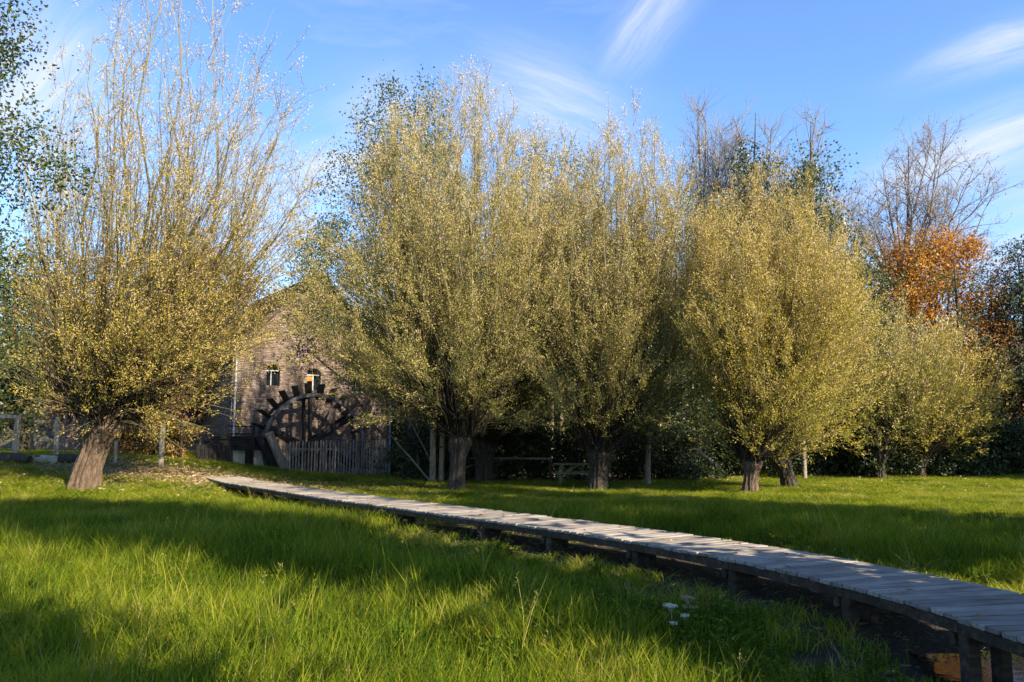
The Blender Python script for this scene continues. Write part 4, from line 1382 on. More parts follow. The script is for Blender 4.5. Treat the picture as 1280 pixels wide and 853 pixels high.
def clump_tree(name, label, base, rows, mat, seed, nclump=130, lpc=110, leaf=(.17, .12), clump_r=.65, trunk_r=.22, bark=None, group=None, cat='tree',
               B=None, env=None, limbs=26, tint0=.5, open_=0.0, trunk_h=.55, depth=.85, hang=.1, trunk_name='trunk', flat=1.0):
    """broad-leaved tree: trunk, limbs reaching into the crown, and leaf clumps with gaps between"""
    rng = np.random.default_rng(seed)
    if B is None:
        B = G(*base)
    if env is None:
        env = Env.pix(rows, B, depth, seed, .28)
    root = tag(empty(name, B), label, cat, group)
    top = env.z[-1]; cx = float(np.interp(env.z[0] + .5 * (top - env.z[0]), env.z, (env.l + env.r) / 2))
    th = env.z[0] + (top - env.z[0]) * trunk_h
    path = [(0, 0, -.4), (0, 0, 0), (cx * .15, 0, th * .35), (cx * .45, 0, th * .7), (cx * .8, 0, th), (cx, 0, top * .93)]
    rad = [trunk_r * 1.25, trunk_r * 1.1, trunk_r * .9, trunk_r * .7, trunk_r * .45, .02]
    link(trunk_name, trunk_mesh(trunk_name, path, rad, bark or M_BARK_D, seed, 14, 22, .06), root)
    Cc = env.sample(nclump, rng, 0, 1, 1.3, .42)
    g_ = Geo()
    Tl = Cc[rng.permutation(nclump)[:limbs]]
    tz = np.clip(Tl[:, 2] * .55, env.z[0] * .5, th * 1.2) * (.8 + .4 * rng.random(len(Tl)))
    px_ = np.interp(tz, [p[2] for p in path], [p[0] for p in path])
    P0 = np.stack([px_, np.zeros(len(Tl)), tz], 1)
    d = Tl - P0
    P1 = P0 + d * np.array([.55, .55, .35]) + rng.normal(size=P0.shape) * .15
    Pl = bez(P0, P1, Tl, 6)
    g_.tubes(Pl, np.linspace(trunk_r * .32, .012, 6)[None] * (.6 + .6 * rng.random((len(Tl), 1))), 5)
    sp2, sr2, _, _ = spawn(Pl, None, 5, rng, .3, 1, .8, (.7, 1.8), 4, .018, .005, .1, .15)
    g_.tubes(sp2, sr2, 3)
    b = g_.build('branches', bark or M_BARK_D, root, True)
    b['kind'] = 'stuff'
    lp = (lpc * (1.25 if B.y > 30 else 1.0) * (.5 + rng.random(nclump))).astype(int)
    idx = np.repeat(np.arange(nclump), lp)
    off = rng.normal(size=(len(idx), 3)) * clump_r * .55
    off[:, 2] *= flat
    cr = .6 + .8 * rng.random(nclump)
    C = Cc[idx] + off * cr[idx][:, None]
    D = unit(unit(off) + rng.normal(size=off.shape) * .7 - np.array([0, 0, hang]))
    n = len(C)
    v, q = leaf_arrays(C, D, leaf[0] * (.6 + .8 * rng.random(n)), leaf[1] * (.6 + .8 * rng.random(n)), rng)
    far = B.y > 30
    if far:      # small at that distance: three-cornered leaves
        v = v.reshape(-1, 4, 3)[:, 1:4].reshape(-1, 3); q = np.arange(n * 3).reshape(-1, 3)
    ct = rng.normal(size=nclump) * .14
    tint = np.clip(tint0 + ct[idx] + rng.normal(size=n) * .16, 0, 1)
    f = link('foliage', mesh_raw('foliage', v, None if far else q, q if far else None, {'tint': ('FACE', tint)}, False, mat), root)
    f['kind'] = 'stuff'
    return root


def bare_tree(name, label, base, rows, seed, nl=14, n2=9, n3=7, trunk_r=.2, group=None, leaves=0, mat=None, B=None, depth=.8, trunk_h=.5, up=.35, l2=(1.4, 3.2), l3=(.5, 1.3), n4=0, leaf=(.12, .07)):
    rng = np.random.default_rng(seed)
    if B is None: B = G(*base)
    env = Env.pix(rows, B, depth, seed, .15)
    root = tag(empty(name, B), label, 'tree', group)
    top = env.z[-1]; cx = float(np.interp(top, env.z, (env.l + env.r) / 2))
    path = [(0, 0, -.4), (0, 0, 0), (cx * .2, 0, top * .3), (cx * .5, 0, top * .6), (cx, 0, top * .97)]
    rad = [trunk_r * 1.2, trunk_r * 1.05, trunk_r * .85, trunk_r * .5, .015]
    link('trunk', trunk_mesh('trunk', path, rad, M_BARK_D, seed, 12, 24, .05), root)
    Tl = env.sample(nl, rng, .35, 1.0, .8, .3)
    tz = np.clip(Tl[:, 2] * (.45 + .25 * rng.random(nl)), top * .15, top * .85)
    px_ = np.interp(tz, [p[2] for p in path], [p[0] for p in path])
    P0 = np.stack([px_, np.zeros(nl), tz], 1)
    d = Tl - P0
    P1 = P0 + d * np.array([.6, .6, .38]) + rng.normal(size=P0.shape) * .25
    Pl = bez(P0, P1, Tl, 8)
    Pl[:, 1:] += rng.normal(size=(nl, 7, 3)) * .08
    g_ = Geo()
    g_.tubes(Pl, np.linspace(trunk_r * .42, .014, 8)[None] * (.6 + .6 * rng.random((nl, 1))), 5)
    P2, R2, _, _ = spawn(Pl, None, n2, rng, .2, 1, .85, l2, 6, .026, .007, up, .16)
    g_.tubes(P2, R2, 4)
    P3, R3, _, _ = spawn(P2, None, n3, rng, .15, 1, .8, l3, 4, .010, .004, up, .18)
    g_.tubes(P3, R3, 3)
    if n4:
        P4, R4, _, _ = spawn(P3, None, n4, rng, .2, 1, .7, (.3, .7), 3, .007, .004, up * .6, .1)
        g_.tubes(P4, R4, 3)
        P3 = P4
    b = g_.build('branches', M_TWIG, root, True)
    b['kind'] = 'stuff'
    if leaves:
        v, q, C, li = leaves_on(P3, leaves, rng, leaf[0], leaf[1], .1)
        f = link('foliage', mesh_raw('foliage', v, q, None, {'tint': ('FACE', np.clip(.5 + rng.normal(size=len(C)) * .2, 0, 1))}, False, mat), root)
        f['kind'] = 'stuff'
    return root


# alder overhanging the left edge of the view
AB = Vector((-11.6, 14.6, 0)); AB.z = hz(AB.x, AB.y)
clump_tree('alder_tree', 'dark green leafy tree overhanging the meadow at the left edge, close to the camera', None,
           [(470, -160, -5), (400, -220, 18), (340, -260, 32), (290, -270, 22), (250, -280, 36), (215, -290, 70), (180, -280, 55), (150, -270, 22), (110, -280, 42), (60, -270, 36), (10, -260, 42), (-60, -240, 20), (-120, -200, -20)],
           M_GREEN, 31, 240, 150, (.075, .055), .5, .24, None, None, 'tree', B=AB, depth=.7, tint0=.6)
BG = 'broad-leaved trees of the wood behind the willows'
# trees behind the willow row: base pixel, outline rows
clump_tree('alder_tree', 'dense dark green alder behind the tallest willow, beside the mill roof', None,
           [(490, 470, 560), (460, 425, 580), (400, 368, 600), (335, 362, 610), (270, 388, 600), (230, 408, 590), (190, 430, 580), (150, 452, 565), (120, 478, 545), (100, 495, 530)],
           M_ALDER, 41, 300, 140, (.15, .10), .75, .3, None, BG, B=Vector((-4.5, 36.3, hz(-4.5, 36.3))))
clump_tree('alder_tree', 'dark alder filling the gap between the tallest willow and the fan-shaped willow', (660, 588),
           [(540, 600, 740), (450, 570, 790), (350, 580, 800), (260, 610, 780), (200, 640, 740), (170, 670, 715)],
           M_ALDER, 42, 170, 110, (.17, .11), .8, .28, None, BG, tint0=.42)
clump_tree('alder_tree', 'dark green tree between the fan-shaped willow and the golden willow', (850, 590),
           [(545, 800, 900), (470, 780, 930), (400, 790, 935), (330, 815, 930), (280, 840, 915), (245, 865, 900)],
           M_ALDER, 43, 150, 110, (.17, .11), .8, .26, None, BG, tint0=.35)
clump_tree('alder_tree', 'dark leafy tree topping the wood right above the golden willow', (1010, 588),
           [(520, 960, 1080), (430, 950, 1095), (350, 955, 1085), (290, 965, 1068), (240, 972, 1052), (205, 985, 1035), (185, 995, 1015)],
           M_ALDER, 44, 150, 110, (.18, .12), .8, .28, None, BG, tint0=.45)
clump_tree('ivy_tree', 'dark ivy-clad tree crown among the bare treetops', (925, 588),
           [(480, 890, 980), (400, 890, 985), (320, 895, 985), (270, 895, 1000), (230, 905, 990), (200, 915, 965), (186, 925, 950)],
           M_GREEN, 45, 130, 110, (.18, .13), .7, .26, None, BG, tint0=.55)
clump_tree('holly_tree', 'dark green bush-like tree below the orange beech', (1075, 588),
           [(500, 1040, 1120), (420, 1040, 1125), (370, 1045, 1120), (340, 1055, 1105), (320, 1065, 1090)],
           M_GREEN, 46, 90, 100, (.17, .12), .7, .2, None, BG, tint0=.55)
clump_tree('beech_tree', 'bright orange beech at the right of the wood', (1180, 587),
           [(530, 1120, 1245), (460, 1090, 1252), (410, 1082, 1248), (370, 1084, 1240), (340, 1092, 1224), (312, 1108, 1205), (294, 1128, 1188)],
           M_ORANGE, 47, 200, 160, (.16, .11), .75, .26, None, BG, limbs=44, tint0=.55)
clump_tree('beech_tree', 'russet brown beech behind the big leaning willow on the left', (120, 566),
           [(520, 60, 180), (460, 20, 220), (410, 10, 225), (370, 40, 200), (335, 70, 165)],
           M_RUSSET, 48, 110, 100, (.2, .14), .9, .28, None, BG)
clump_tree('beech_tree', 'brown green tree behind the barn, between the big willow and the mill', (262, 566),
           [(520, 190, 330), (450, 170, 350), (390, 185, 345), (345, 210, 330), (310, 240, 300)],
           M_RUSSET, 49, 120, 100, (.2, .14), .9, .28, None, BG, tint0=.4)
clump_tree('alder_tree', 'dark green tree at the far left behind the field fence', (28, 566),
           [(540, -40, 60), (470, -80, 80), (400, -80, 75), (350, -50, 60), (315, -30, 45)],
           M_ALDER, 50, 130, 100, (.2, .14), .9, .3, None, BG, tint0=.4)
clump_tree('pine_tree', 'dark blue green conifer at the right edge of the wood', (1285, 590),
           [(560, 1235, 1350), (480, 1235, 1350), (400, 1240, 1340), (350, 1248, 1325), (320, 1258, 1310), (305, 1268, 1295)],
           M_CONIFER, 51, 180, 130, (.2, .07), .7, .28, None, BG, flat=.5, hang=.4)
clump_tree('beech_tree', 'grey brown half-bare tree left of the conifer at the right edge', (1240, 589),
           [(540, 1215, 1290), (470, 1222, 1292), (420, 1228, 1288), (380, 1236, 1280), (345, 1244, 1272)],
           M_RUSSET, 52, 80, 70, (.17, .11), .8, .22, None, BG, limbs=40)
BT = 'bare trees rising behind the willows'
for i, (bx, by, rows, sd, lab) in enumerate([
    (878, 586, [(400, 850, 905), (300, 835, 915), (230, 836, 918), (180, 845, 915), (150, 860, 905), (138, 872, 892)], 61, 'slender bare tree left of the bare treetops, nearest the fan-shaped willow'),
    (940, 586, [(400, 900, 980), (300, 885, 990), (220, 890, 990), (170, 905, 980), (140, 920, 965), (128, 938, 950)], 62, 'bare grey tree rising highest, directly behind the golden willow'),
    (1015, 586, [(400, 975, 1050), (300, 965, 1060), (220, 968, 1058), (175, 980, 1048), (150, 995, 1030), (140, 1008, 1018)], 63, 'bare grey tree right above the dark ivy crown')]):
    bare_tree('bare_tree', lab, (bx, by), rows, sd, 24, 11, 9, .22, BT, up=.22, l2=(1.2, 2.8), l3=(.5, 1.4))
bare_tree('bare_tree', 'wide-spreading bare tree with a few beige leaves above the orange beech', (1140, 584.5),
          [(430, 1110, 1220), (380, 1085, 1245), (330, 1062, 1258), (280, 1052, 1255), (230, 1058, 1240), (195, 1085, 1200), (172, 1110, 1160)], 64, 30, 13, 9, .28, BT, 2, M_BEIGE, up=.14, l2=(1.4, 3.2), leaf=(.10, .05))
bare_tree('thin_tree', 'half-bare thin birch-like tree in the gap right of the fan-shaped willow', (868, 588),
          [(480, 845, 905), (400, 840, 905), (330, 842, 900), (270, 848, 892), (225, 860, 880)], 65, 12, 9, 7, .12, BT, 1, M_ORANGE, up=.4, leaf=(.1, .06))
bare_tree('thin_tree', 'leafless shrubby tree tangled behind the grey brown tree at the right', (1225, 588),
          [(520, 1195, 1262), (440, 1190, 1275), (390, 1200, 1275), (350, 1215, 1268)], 66, 18, 9, 7, .12, BT, up=.3)

# slim trunks in the shade between the willows
ST = 'slim trunks in the shade behind the willows'
slim = [
    (541, 604, 530, 8, 0, M_BARK_P, 'left trunk of the twin pale trunks beside the dark willow'),
    (551, 604, 540, 7, 4, M_BARK_P, 'right trunk of the twin pale trunks beside the dark willow'),
    (690, 597, 480, 7, 0, M_BARK_P, 'pale slim alder trunk just left above the picnic table'),
    (703, 597, 520, 6, -2, M_BARK_P, 'second pale alder trunk, right behind the picnic table'),
    (719, 597, 540, 5, 5, M_BARK_D, 'thin leaning trunk behind the picnic table, close to the fan-shaped willow'),
    (809, 606, 545, 8, 2, M_BARK_P, 'broken pale trunk right of the fan-shaped willow'),
    (1006, 600, 560, 6, 0, M_BARK_P, 'pale grey slim trunk right behind the leaning dark willow trunk'),
    (1091, 598, 562, 5, 0, M_BARK_D, 'thin dark trunk left of the shaded olive willow'),
    (1213, 593, 560, 7, 0, M_BARK_D, 'dark slim trunk at the right wood edge'),
    (655, 597, 520, 6, -6, M_BARK_D, 'slim dark trunk in the middle of the rail fence'),
    (835, 600, 540, 5, 6, M_BARK_D, 'thin leaning dark trunk left of the golden willow'),
]
for i, (bx, by, ty, wpx, lean, mat, lab) in enumerate(slim):
    B = G(bx, by)
    rng = np.random.default_rng(300 + i)
    r0 = wpx / F * B.y / 2
    broken = 'broken' in lab
    top = (at_depth(bx, ty - 4, B.y).z - B.z) if broken else 8.5 + 2 * rng.random()
    lx = lean / F * B.y * 1.5
    root = tag(empty('slim_tree', B), lab, 'tree', ST)
    path = [(0, 0, -.3), (0, 0, 0), (lx * .3, 0, top * .25), (lx * .8, .1, top * .55), (lx * 1.3, .15, top * .8), (lx * 1.6, .2, top)]
    link('trunk', trunk_mesh('trunk', path, [r0 * 1.2, r0, r0 * .9, r0 * .75, r0 * (.7 if broken else .5), r0 * (.5 if broken else .15)], mat, 300 + i, 14, 26, .06), root)
    nl = 5 if broken else 16
    tz = top * (.35 + .6 * rng.random(nl)) if not broken else top * (.6 + .35 * rng.random(nl))
    P0 = np.stack([np.interp(tz, [p[2] for p in path], [p[0] for p in path]), np.zeros(nl) + .05, tz], 1)
    a = rng.random(nl) * 6.28; ln = (.7 + 1.3 * rng.random(nl))
    T = P0 + np.stack([np.cos(a) * ln, np.sin(a) * ln, ln * (.1 + .6 * rng.random(nl))], 1)
    Pl = bez(P0, (P0 + T) / 2 + np.array([0, 0, -.05]), T, 5)
    g_ = Geo().tubes(Pl, np.linspace(.022, .006, 5)[None] + np.zeros((nl, 1)), 4)
    P2, R2, _, _ = spawn(Pl, None, 6, rng, .3, 1, .8, (.3, .9), 3, .007, .003, .1, .1)
    g_.tubes(P2, R2, 3)
    b = g_.build('branches', M_BARK_D, root, True); b['kind'] = 'stuff'
    v, q, C, li = leaves_on(P2, 4 if broken else 12, rng, .11, .07, .12)
    f = link('foliage', mesh_raw('foliage', v, q, None, {'tint': ('FACE', np.clip(.5 + rng.normal(size=len(C)) * .2, 0, 1))}, False, M_ALDER), root)
    f['kind'] = 'stuff'

# fallen and leaning stems
for (p0, p1, r, lab) in [((537, 602), (489, 546), .045, 'pale bare stem leaning left against the twin pale trunks'), ((540, 580), (503, 512), .03, 'thinner bare stem leaning above the pale leaning stem'),
                         ((893, 582), (868, 562), .09, 'thick broken stem leaning left of the golden willow'), ((578, 585), (662, 567), .03, 'bare branch lying across the rail fence')]:
    A = G(p0[0], 603); yb = A.y
    a = at_depth(p0[0], p0[1], yb); b_ = at_depth(p1[0], p1[1], yb + .6)
    rng = np.random.default_rng(int(p0[0]))
    pts = np.array([np.array(a) * (1 - t_) + np.array(b_) * t_ + rng.normal(size=3) * .03 for t_ in np.linspace(-.05, 1.05, 7)])
    g_ = Geo().tubes(pts, np.linspace(r, r * .55, 7), 7, cap=True)
    P2, R2, _, _ = spawn(pts[None], None, 7, rng, .3, 1, .8, (.4, 1.0), 4, .012, .004, .1, .1)
    g_.tubes(P2, R2, 3)
    tag(g_.build('leaning_stem', M_BARK_P, None, True), lab, 'branch')

# ------------------------------------------------------------------ undergrowth
UG = 'dark bushes along the wood edge'


def bush_mesh(seed, w, h, nl, mat_leaf, leaf, stems=14):
    rng = np.random.default_rng(seed)
    g_ = Geo()
    a = rng.random(stems) * 6.28; rr_ = w * .42 * rng.random(stems) ** .6
    T = np.stack([np.cos(a) * rr_, np.sin(a) * rr_ * .8, h * (.5 + .5 * rng.random(stems))], 1)
    P0 = T * np.array([.15, .15, 0]); P0[:, 2] = -.1
    P = bez(P0, (P0 + T) / 2 * np.array([.7, .7, 1.2]), T, 5)
    g_.tubes(P, np.linspace(.022, .006, 5)[None] + np.zeros((stems, 1)), 4)
    P2, R2, _, _ = spawn(P, None, 6, rng, .2, 1, .9, (.3, .8), 3, .008, .003, .1, .2)
    g_.tubes(P2, R2, 3)
    sm = g_.mesh('stems', M_BARK_D, True)
    n = nl
    nc = 34
    cc = np.stack([rng.normal(size=nc) * w * .24, rng.normal(size=nc) * w * .2, h * rng.random(nc) ** .8 * .95], 1)
    cc[:, :2] *= (1.15 - .55 * (cc[:, 2:3] / h))
    idx = rng.integers(0, nc, n)
    C = cc[idx] + rng.normal(size=(n, 3)) * np.array([w * .09, w * .09, h * .09]); C[:, 2] = np.abs(C[:, 2])
    v, q = leaf_arrays(C, unit(rng.normal(size=(n, 3)) + np.array([0, 0, -.1])), leaf[0] * (.6 + .8 * rng.random(n)), leaf[1] * (.6 + .8 * rng.random(n)), rng)
    tint = np.clip(.45 + rng.normal(size=nc)[idx] * .15 + rng.normal(size=n) * .17, 0, 1)
    fm = mesh_raw('foliage', v, q, None, {'tint': ('FACE', tint)}, False, mat_leaf)
    return sm, fm


BUSH = [bush_mesh(200 + i, 2.8, 2.2 + .5 * (i % 2), 4200, M_BRUSH, (.12, .08)) for i in range(4)]


def bush(i, px_, py_, sc, lab, zs=1.0, sy=1.0):
    B = G(px_, py_)
    r = tag(empty('wood_edge_bush', B, (i * 2.399) % 6.28), lab, 'bush', UG)
    r.scale = (sc, sc * sy, sc * zs)
    s_ = link('stems', BUSH[i % 4][0], r); s_['kind'] = 'stuff'
    f = link('foliage', BUSH[i % 4][1], r); f['kind'] = 'stuff'
    return r


where = ['right beside the mill corner', 'behind the twin pale trunks', 'behind the tallest willow trunk', 'below the pale single rail', 'left behind the picnic table', 'behind the picnic table top',
         'right of the fan-shaped willow', 'behind the broken pale trunk', 'left of the thick broken stem', 'below the thick broken stem', 'behind the golden willow trunk', 'behind the leaning dark willow trunk',
         'right of the pale grey slim trunk', 'between the golden willow and the shaded olive willow', 'behind the shaded olive willow', 'between the shaded olive willow and the small round willow', 'right of the small round willow',
         'at the right wood edge near the dark slim trunk', 'at the far right under the conifer']
bx = [528, 545, 590, 632, 668, 725, 790, 820, 850, 885, 925, 965, 1022, 1058, 1096, 1130, 1180, 1225, 1275]
for i, (w_, x_) in enumerate(zip(where, bx)):
    bush(i, x_, 596 if i == 0 else 600 if x_ < 880 else 595.5, .95 + .25 * ((i * 7) % 5) / 5, 'dark leafy bush ' + w_, .9 + .2 * ((i * 3) % 4) / 4)
THICK = ['behind the mill corner drainpipe', 'behind the twin pale trunks', 'behind the gnarled willow', 'behind the middle of the pale rail', 'behind the pale slim alder trunk above the picnic table', 'behind the fan-shaped willow trunk',
         'behind the broken pale trunk', 'behind the thick broken stem', 'left behind the golden willow trunk', 'behind the leaning dark willow trunk', 'behind the shaded olive willow', 'behind the small round willow',
         'behind the dark slim trunk at the wood edge', 'under the conifer at the wood edge', 'beyond the conifer at the wood edge']
# a second, taller rank closing the gaps under the crowns
for i, x_ in enumerate(range(500, 1340, 60)):
    B = G(x_, 589 if x_ < 880 else 588)
    r = tag(empty('thicket_bush', B, i * 1.7), 'tall dark thicket bush ' + THICK[i], 'bush', 'tall dark thicket in the deep shade')
    r.scale = (1.9, 1.5, 1.7 + .35 * ((i * 5) % 4) / 4)
    s_ = link('stems', BUSH[(i + 1) % 4][0], r); s_['kind'] = 'stuff'
    f = link('foliage', BUSH[(i + 1) % 4][1], r); f['kind'] = 'stuff'

# orange-flecked hornbeam hedge between the big willow and the mill
HG = [bush_mesh(230 + i, 2.2, 1.7, 3800, M_HEDGE, (.10, .07)) for i in range(2)]
for i, (x_, y_, lab) in enumerate([(165, 571, 'low clipped hedge bush right behind the pale wooden stake'), (193, 571, 'low hedge bush with dark leaves in the middle of the yard hedge'), (218, 572, 'orange-leaved hedge bush nearest the board screen')]):
    B = G(x_, y_)
    r = tag(empty('hedge_bush', B, i * 1.1), lab, 'bush', 'hedge bushes along the yard')
    r.scale = (.95, .7, .95)
    s_ = link('stems', HG[i % 2][0], r); s_['kind'] = 'stuff'
    f = link('foliage', HG[i % 2][1], r); f['kind'] = 'stuff'

# the wood far behind: one mass of leaves closing the view
rng = np.random.default_rng(77)
n = 52000
X = rng.uniform(-75, 95, n); Y = 58 + 30 * rng.random(n) + .05 * np.abs(X)
hg = 4.5 + 5.5 * vnoise(X + 200, Y + 100, 6.0, 21)
hg = np.where(X < -2, hg * (.55 + .45 * sstep(-60, -2, -np.abs(X + 2))), hg)
Z = height(X, Y) + hg * rng.random(n) ** .7
v, q = leaf_arrays(np.stack([X, Y, Z], 1), unit(rng.normal(size=(n, 3))), .40 * (.6 + .8 * rng.random(n)), .26 * (.6 + .8 * rng.random(n)), rng)
tint = np.clip(.35 + .45 * (vnoise(X + 50, Y, 7.0, 22) - .5) + rng.normal(size=n) * .18, 0, 1)
v = v.reshape(-1, 4, 3)[:, 1:4].reshape(-1, 3); q = np.arange(n * 3).reshape(-1, 3)
tag(link('far_wood', mesh_raw('far_wood', v, None, q, {'tint': ('FACE', tint)}, False, M_BRUSH)), 'dark far wood closing the view behind all the trees', kind='stuff')

# trees beside and behind the camera whose shade falls across the meadow
SG = 'leafy trees standing beside the boardwalk out of view'


def shade_tree(x, y, H, r, z0, seed, dens=1.0):
    B = Vector((x, y, hz(x, y)))
    e = Env([(z0, -r * .55, r * .55), (z0 + (H - z0) * .25, -r, r), (z0 + (H - z0) * .6, -r * .9, r * .9), (H * .92, -r * .45, r * .45), (H, -r * .1, r * .1)], 0, 1.0, seed, .3)
    clump_tree('shade_tree', 'tall leafy tree standing beside the boardwalk out of view', None, None, M_ALDER, seed, int(120 * dens), 70, (.30, .22), .9, .3, None, SG, B=B, env=e)


SHADE = [(6.1, 2.9, 15.0, 1.25, 2.2, 401, 1.1), (7.0, .85, 18.0, 1.3, 10.5, 409, 1.0), (3.6, -2.1, 9.0, 1.0, 5.0, 402, .35),
         (11.8, 4.9, 17.0, 1.6, 3.5, 403, .8), (13.9, 7.1, 18.0, 1.6, 3.5, 404, .8), (15.6, 8.9, 18.0, 1.4, 4.0, 405, .7),
         (29, 25, 13, 3.0, 2.0, 407, 1.1), (36, 30, 14, 3.4, 1.5, 408, 1.1)]
for a in SHADE:
    shade_tree(*a)

# ------------------------------------------------------------------ grass
def tuft(name, seed, nb, h, w, rad, lean, tint, mat, segs=3, heads=False, broad=False):
    rng = np.random.default_rng(seed)
    if broad:
        n = nb
        st = int(nb / 9)
        sx = rng.normal(size=(st, 2)) * rad
        idx = rng.integers(0, st, n)
        z = h * rng.random(n)
        C = np.stack([sx[idx, 0] + rng.normal(size=n) * .015, sx[idx, 1] + rng.normal(size=n) * .015, z], 1)
        a = rng.random(n) * 6.28
        D = unit(np.stack([np.cos(a), np.sin(a), .35 + .4 * rng.normal(size=n)], 1))
        v, q = leaf_arrays(C, D, w * (.6 + .8 * rng.random(n)), w * .5 * (.7 + .6 * rng.random(n)), rng)
        tt = np.clip(tint + rng.normal(size=n) * .15, 0, 1)
        g_ = Geo().add(v, q, tint=tt)
        P = np.zeros((st, 2, 3)); P[:, :, :2] = sx[:, None]; P[:, 1, 2] = h * 1.05; P[:, 0, 2] = -.03
        g_.tubes(P, np.full((st, 2), .004), 3, .4)
        me_ = g_.mesh(name, mat)
    else:
        b = rng.normal(size=(nb, 2)) * rad
        a = rng.random(nb) * 6.28
        L = h * (.45 + .75 * rng.random(nb))
        ln = lean * (.3 + 1.1 * rng.random(nb))
        s = np.linspace(0, 1, segs + 1)
        P = np.zeros((nb, segs + 1, 3))
        P[:, :, 0] = b[:, :1] + (np.cos(a) * ln * L)[:, None] * s ** 2
        P[:, :, 1] = b[:, 1:] + (np.sin(a) * ln * L)[:, None] * s ** 2
        P[:, :, 2] = L[:, None] * (s - .35 * (ln * .8)[:, None] * s ** 2.5) - .02
        ww = w * (.6 + .8 * rng.random(nb))[:, None] * np.array([.8, 1.0, .75, .12])[None, :segs + 1]
        fa = rng.random(nb) * 3.14
        side = np.stack([np.cos(fa), np.sin(fa), np.zeros(nb)], 1)
        v0 = P - side[:, None] * ww[:, :, None] / 2; v1 = P + side[:, None] * ww[:, :, None] / 2
        v = np.stack([v0, v1], 2).reshape(-1, 3)
        n_ = np.arange(nb)[:, None] * (segs + 1) * 2; k = np.arange(segs)[None] * 2
        q = np.stack([n_ + k, n_ + k + 1, n_ + k + 3, n_ + k + 2], -1).reshape(-1, 4)
        tt = np.clip(tint + rng.normal(size=nb) * .16, 0, 1)
        g_ = Geo().add(v, q, tint=np.repeat(tt, segs))
        if heads:
            for i in range(0, nb, 3):
                tip = P[i, -1]
                m_ = 10
                C = tip + np.stack([rng.normal(size=m_) * .012, rng.normal(size=m_) * .012, -rng.random(m_) * .10], 1)
                vv, qq = leaf_arrays(C, unit(rng.normal(size=(m_, 3)) * .5 + np.array([0, 0, 1.0])), np.full(m_, .022), np.full(m_, .006), rng)
                g_.add(vv, qq, tint=.93)
        me_ = g_.mesh(name, mat)
    return bpy.data.objects.new(name, me_)


grass_src = bpy.data.collections.new('grass_sources')     # not linked to the scene: only instanced from
SRC = []
for i in range(4): SRC.append(tuft('aa%02d' % i, 500 + i, 44, .46, .0058, .09, .38, .42 + .06 * i, M_GRASS))          # 0-3 tall
for i in range(3): SRC.append(tuft('ab%02d' % i, 510 + i, 40, .22, .0085, .085, .6, .56, M_GRASS))                     # 4-6 short
for i in range(2): SRC.append(tuft('ac%02d' % i, 520 + i, 12, .70, .005, .07, .35, .80, M_GRASS, heads=True))          # 7-8 flowering stalks
for i in range(3): SRC.append(tuft('ad%02d' % i, 530 + i, 70, .22 + .05 * i, .048, .08, 0, .55, M_WEED, broad=True))   # 9-11 broad weeds
for i in range(2): SRC.append(tuft('ae%02d' % i, 540 + i, 30, .40, .006, .07, .7, .93, M_GRASS))                       # 12-13 dry
for o in SRC: grass_src.objects.link(o)

rng = np.random.default_rng(900)


def scatter(n, y0, y1, power, wide=.95):
    """points over the part of the meadow ahead, denser near the camera"""
    u = rng.random(n)
    e = 2 - power
    y = (y0 ** e + u * (y1 ** e - y0 ** e)) ** (1 / e)
    x = (rng.random(n) * 2 - 1) * (wide * y + 1.5)
    return x, y


X, Y = scatter(66000, 3.2, 44, .75)
XA, YA = scatter(12000, 30, 58, .0)
X = np.concatenate([X, XA]); Y = np.concatenate([Y, YA])
d, s = bw_dist(X, Y)
mk = mud_mask(X, Y); yk = yard_mask(X, Y); wk = wood_mask(X, Y)
u_, v_ = mill_uv(X, Y)
keep = rng.random(len(X)) > np.maximum(np.maximum(mk * .82, yk * .86), wk * 1.02)
keep &= ~((d < .60) & (s > 0))
keep &= ~((u_ > -.4) & (u_ < ML + .4) & (v_ < 2.35) & (v_ > -MDEP))
bx_, by_ = X - BARN.x, Y - BARN.y
keep &= ~((bx_ > -.5) & (bx_ < BLn + .5) & (by_ > -1) & (by_ < BD + 2.0))
X, Y = X[keep], Y[keep]; d = d[keep]; s = s[keep]
Z = height(X, Y)
n = len(X)
# where the grass is kept short: round the yard, far right, beside the near ditch
lng = np.clip(1.0 - .25 * sstep(9, 16, Y) - .42 * sstep(15, 25, Y) - .74 * sstep(3.2, 1.5, d) * sstep(15, 11, s), .25, 1)
lng = lng * (1 - .45 * sstep(2.0, 9.0, X - .25 * Y) * sstep(5, 9, Y))
lng = lng * (1 - .5 * np.clip(1.3 - np.hypot((X - YARD.x) / 7, (Y - YARD.y) / 4.5), 0, 1))
hn = vnoise(X + 40, Y + 40, 1.6, 31) * .7 + vnoise(X + 40, Y + 40, .5, 32) * .3
rnd = rng.random(n)
weedy = vnoise(X + 80, Y + 20, 2.4, 33) + .35 * sstep(10, 6, Y)
idx = np.where(lng > .62, rng.integers(0, 4, n), rng.integers(4, 7, n))
idx = np.where((rnd < .015) & (lng > .5), rng.integers(7, 9, n), idx)
idx = np.where((rng.random(n) < np.clip((weedy - .62) * .9, .01, .28)) & (Y < 17), rng.integers(9, 12, n), idx)
idx = np.where(rng.random(n) < .035, rng.integers(12, 14, n), idx)
sc = (.62 + .7 * hn) * (.85 + .3 * rng.random(n))
sc = sc * np.where(lng > .62, lng, .55 + .6 * lng) 
sc = sc * (1 - .45 * sstep(12, 26, Y))
sxy = np.maximum(sc, .8) * (1.05 + .03 * Y)
rot = np.stack([rng.normal(size=n) * .09, rng.normal(size=n) * .09, rng.random(n) * 6.28], 1)
gm = bpy.data.meshes.new('grass')
gm.vertices.add(n)
gm.vertices.foreach_set('co', np.stack([X, Y, Z], 1).astype(np.float32).ravel())
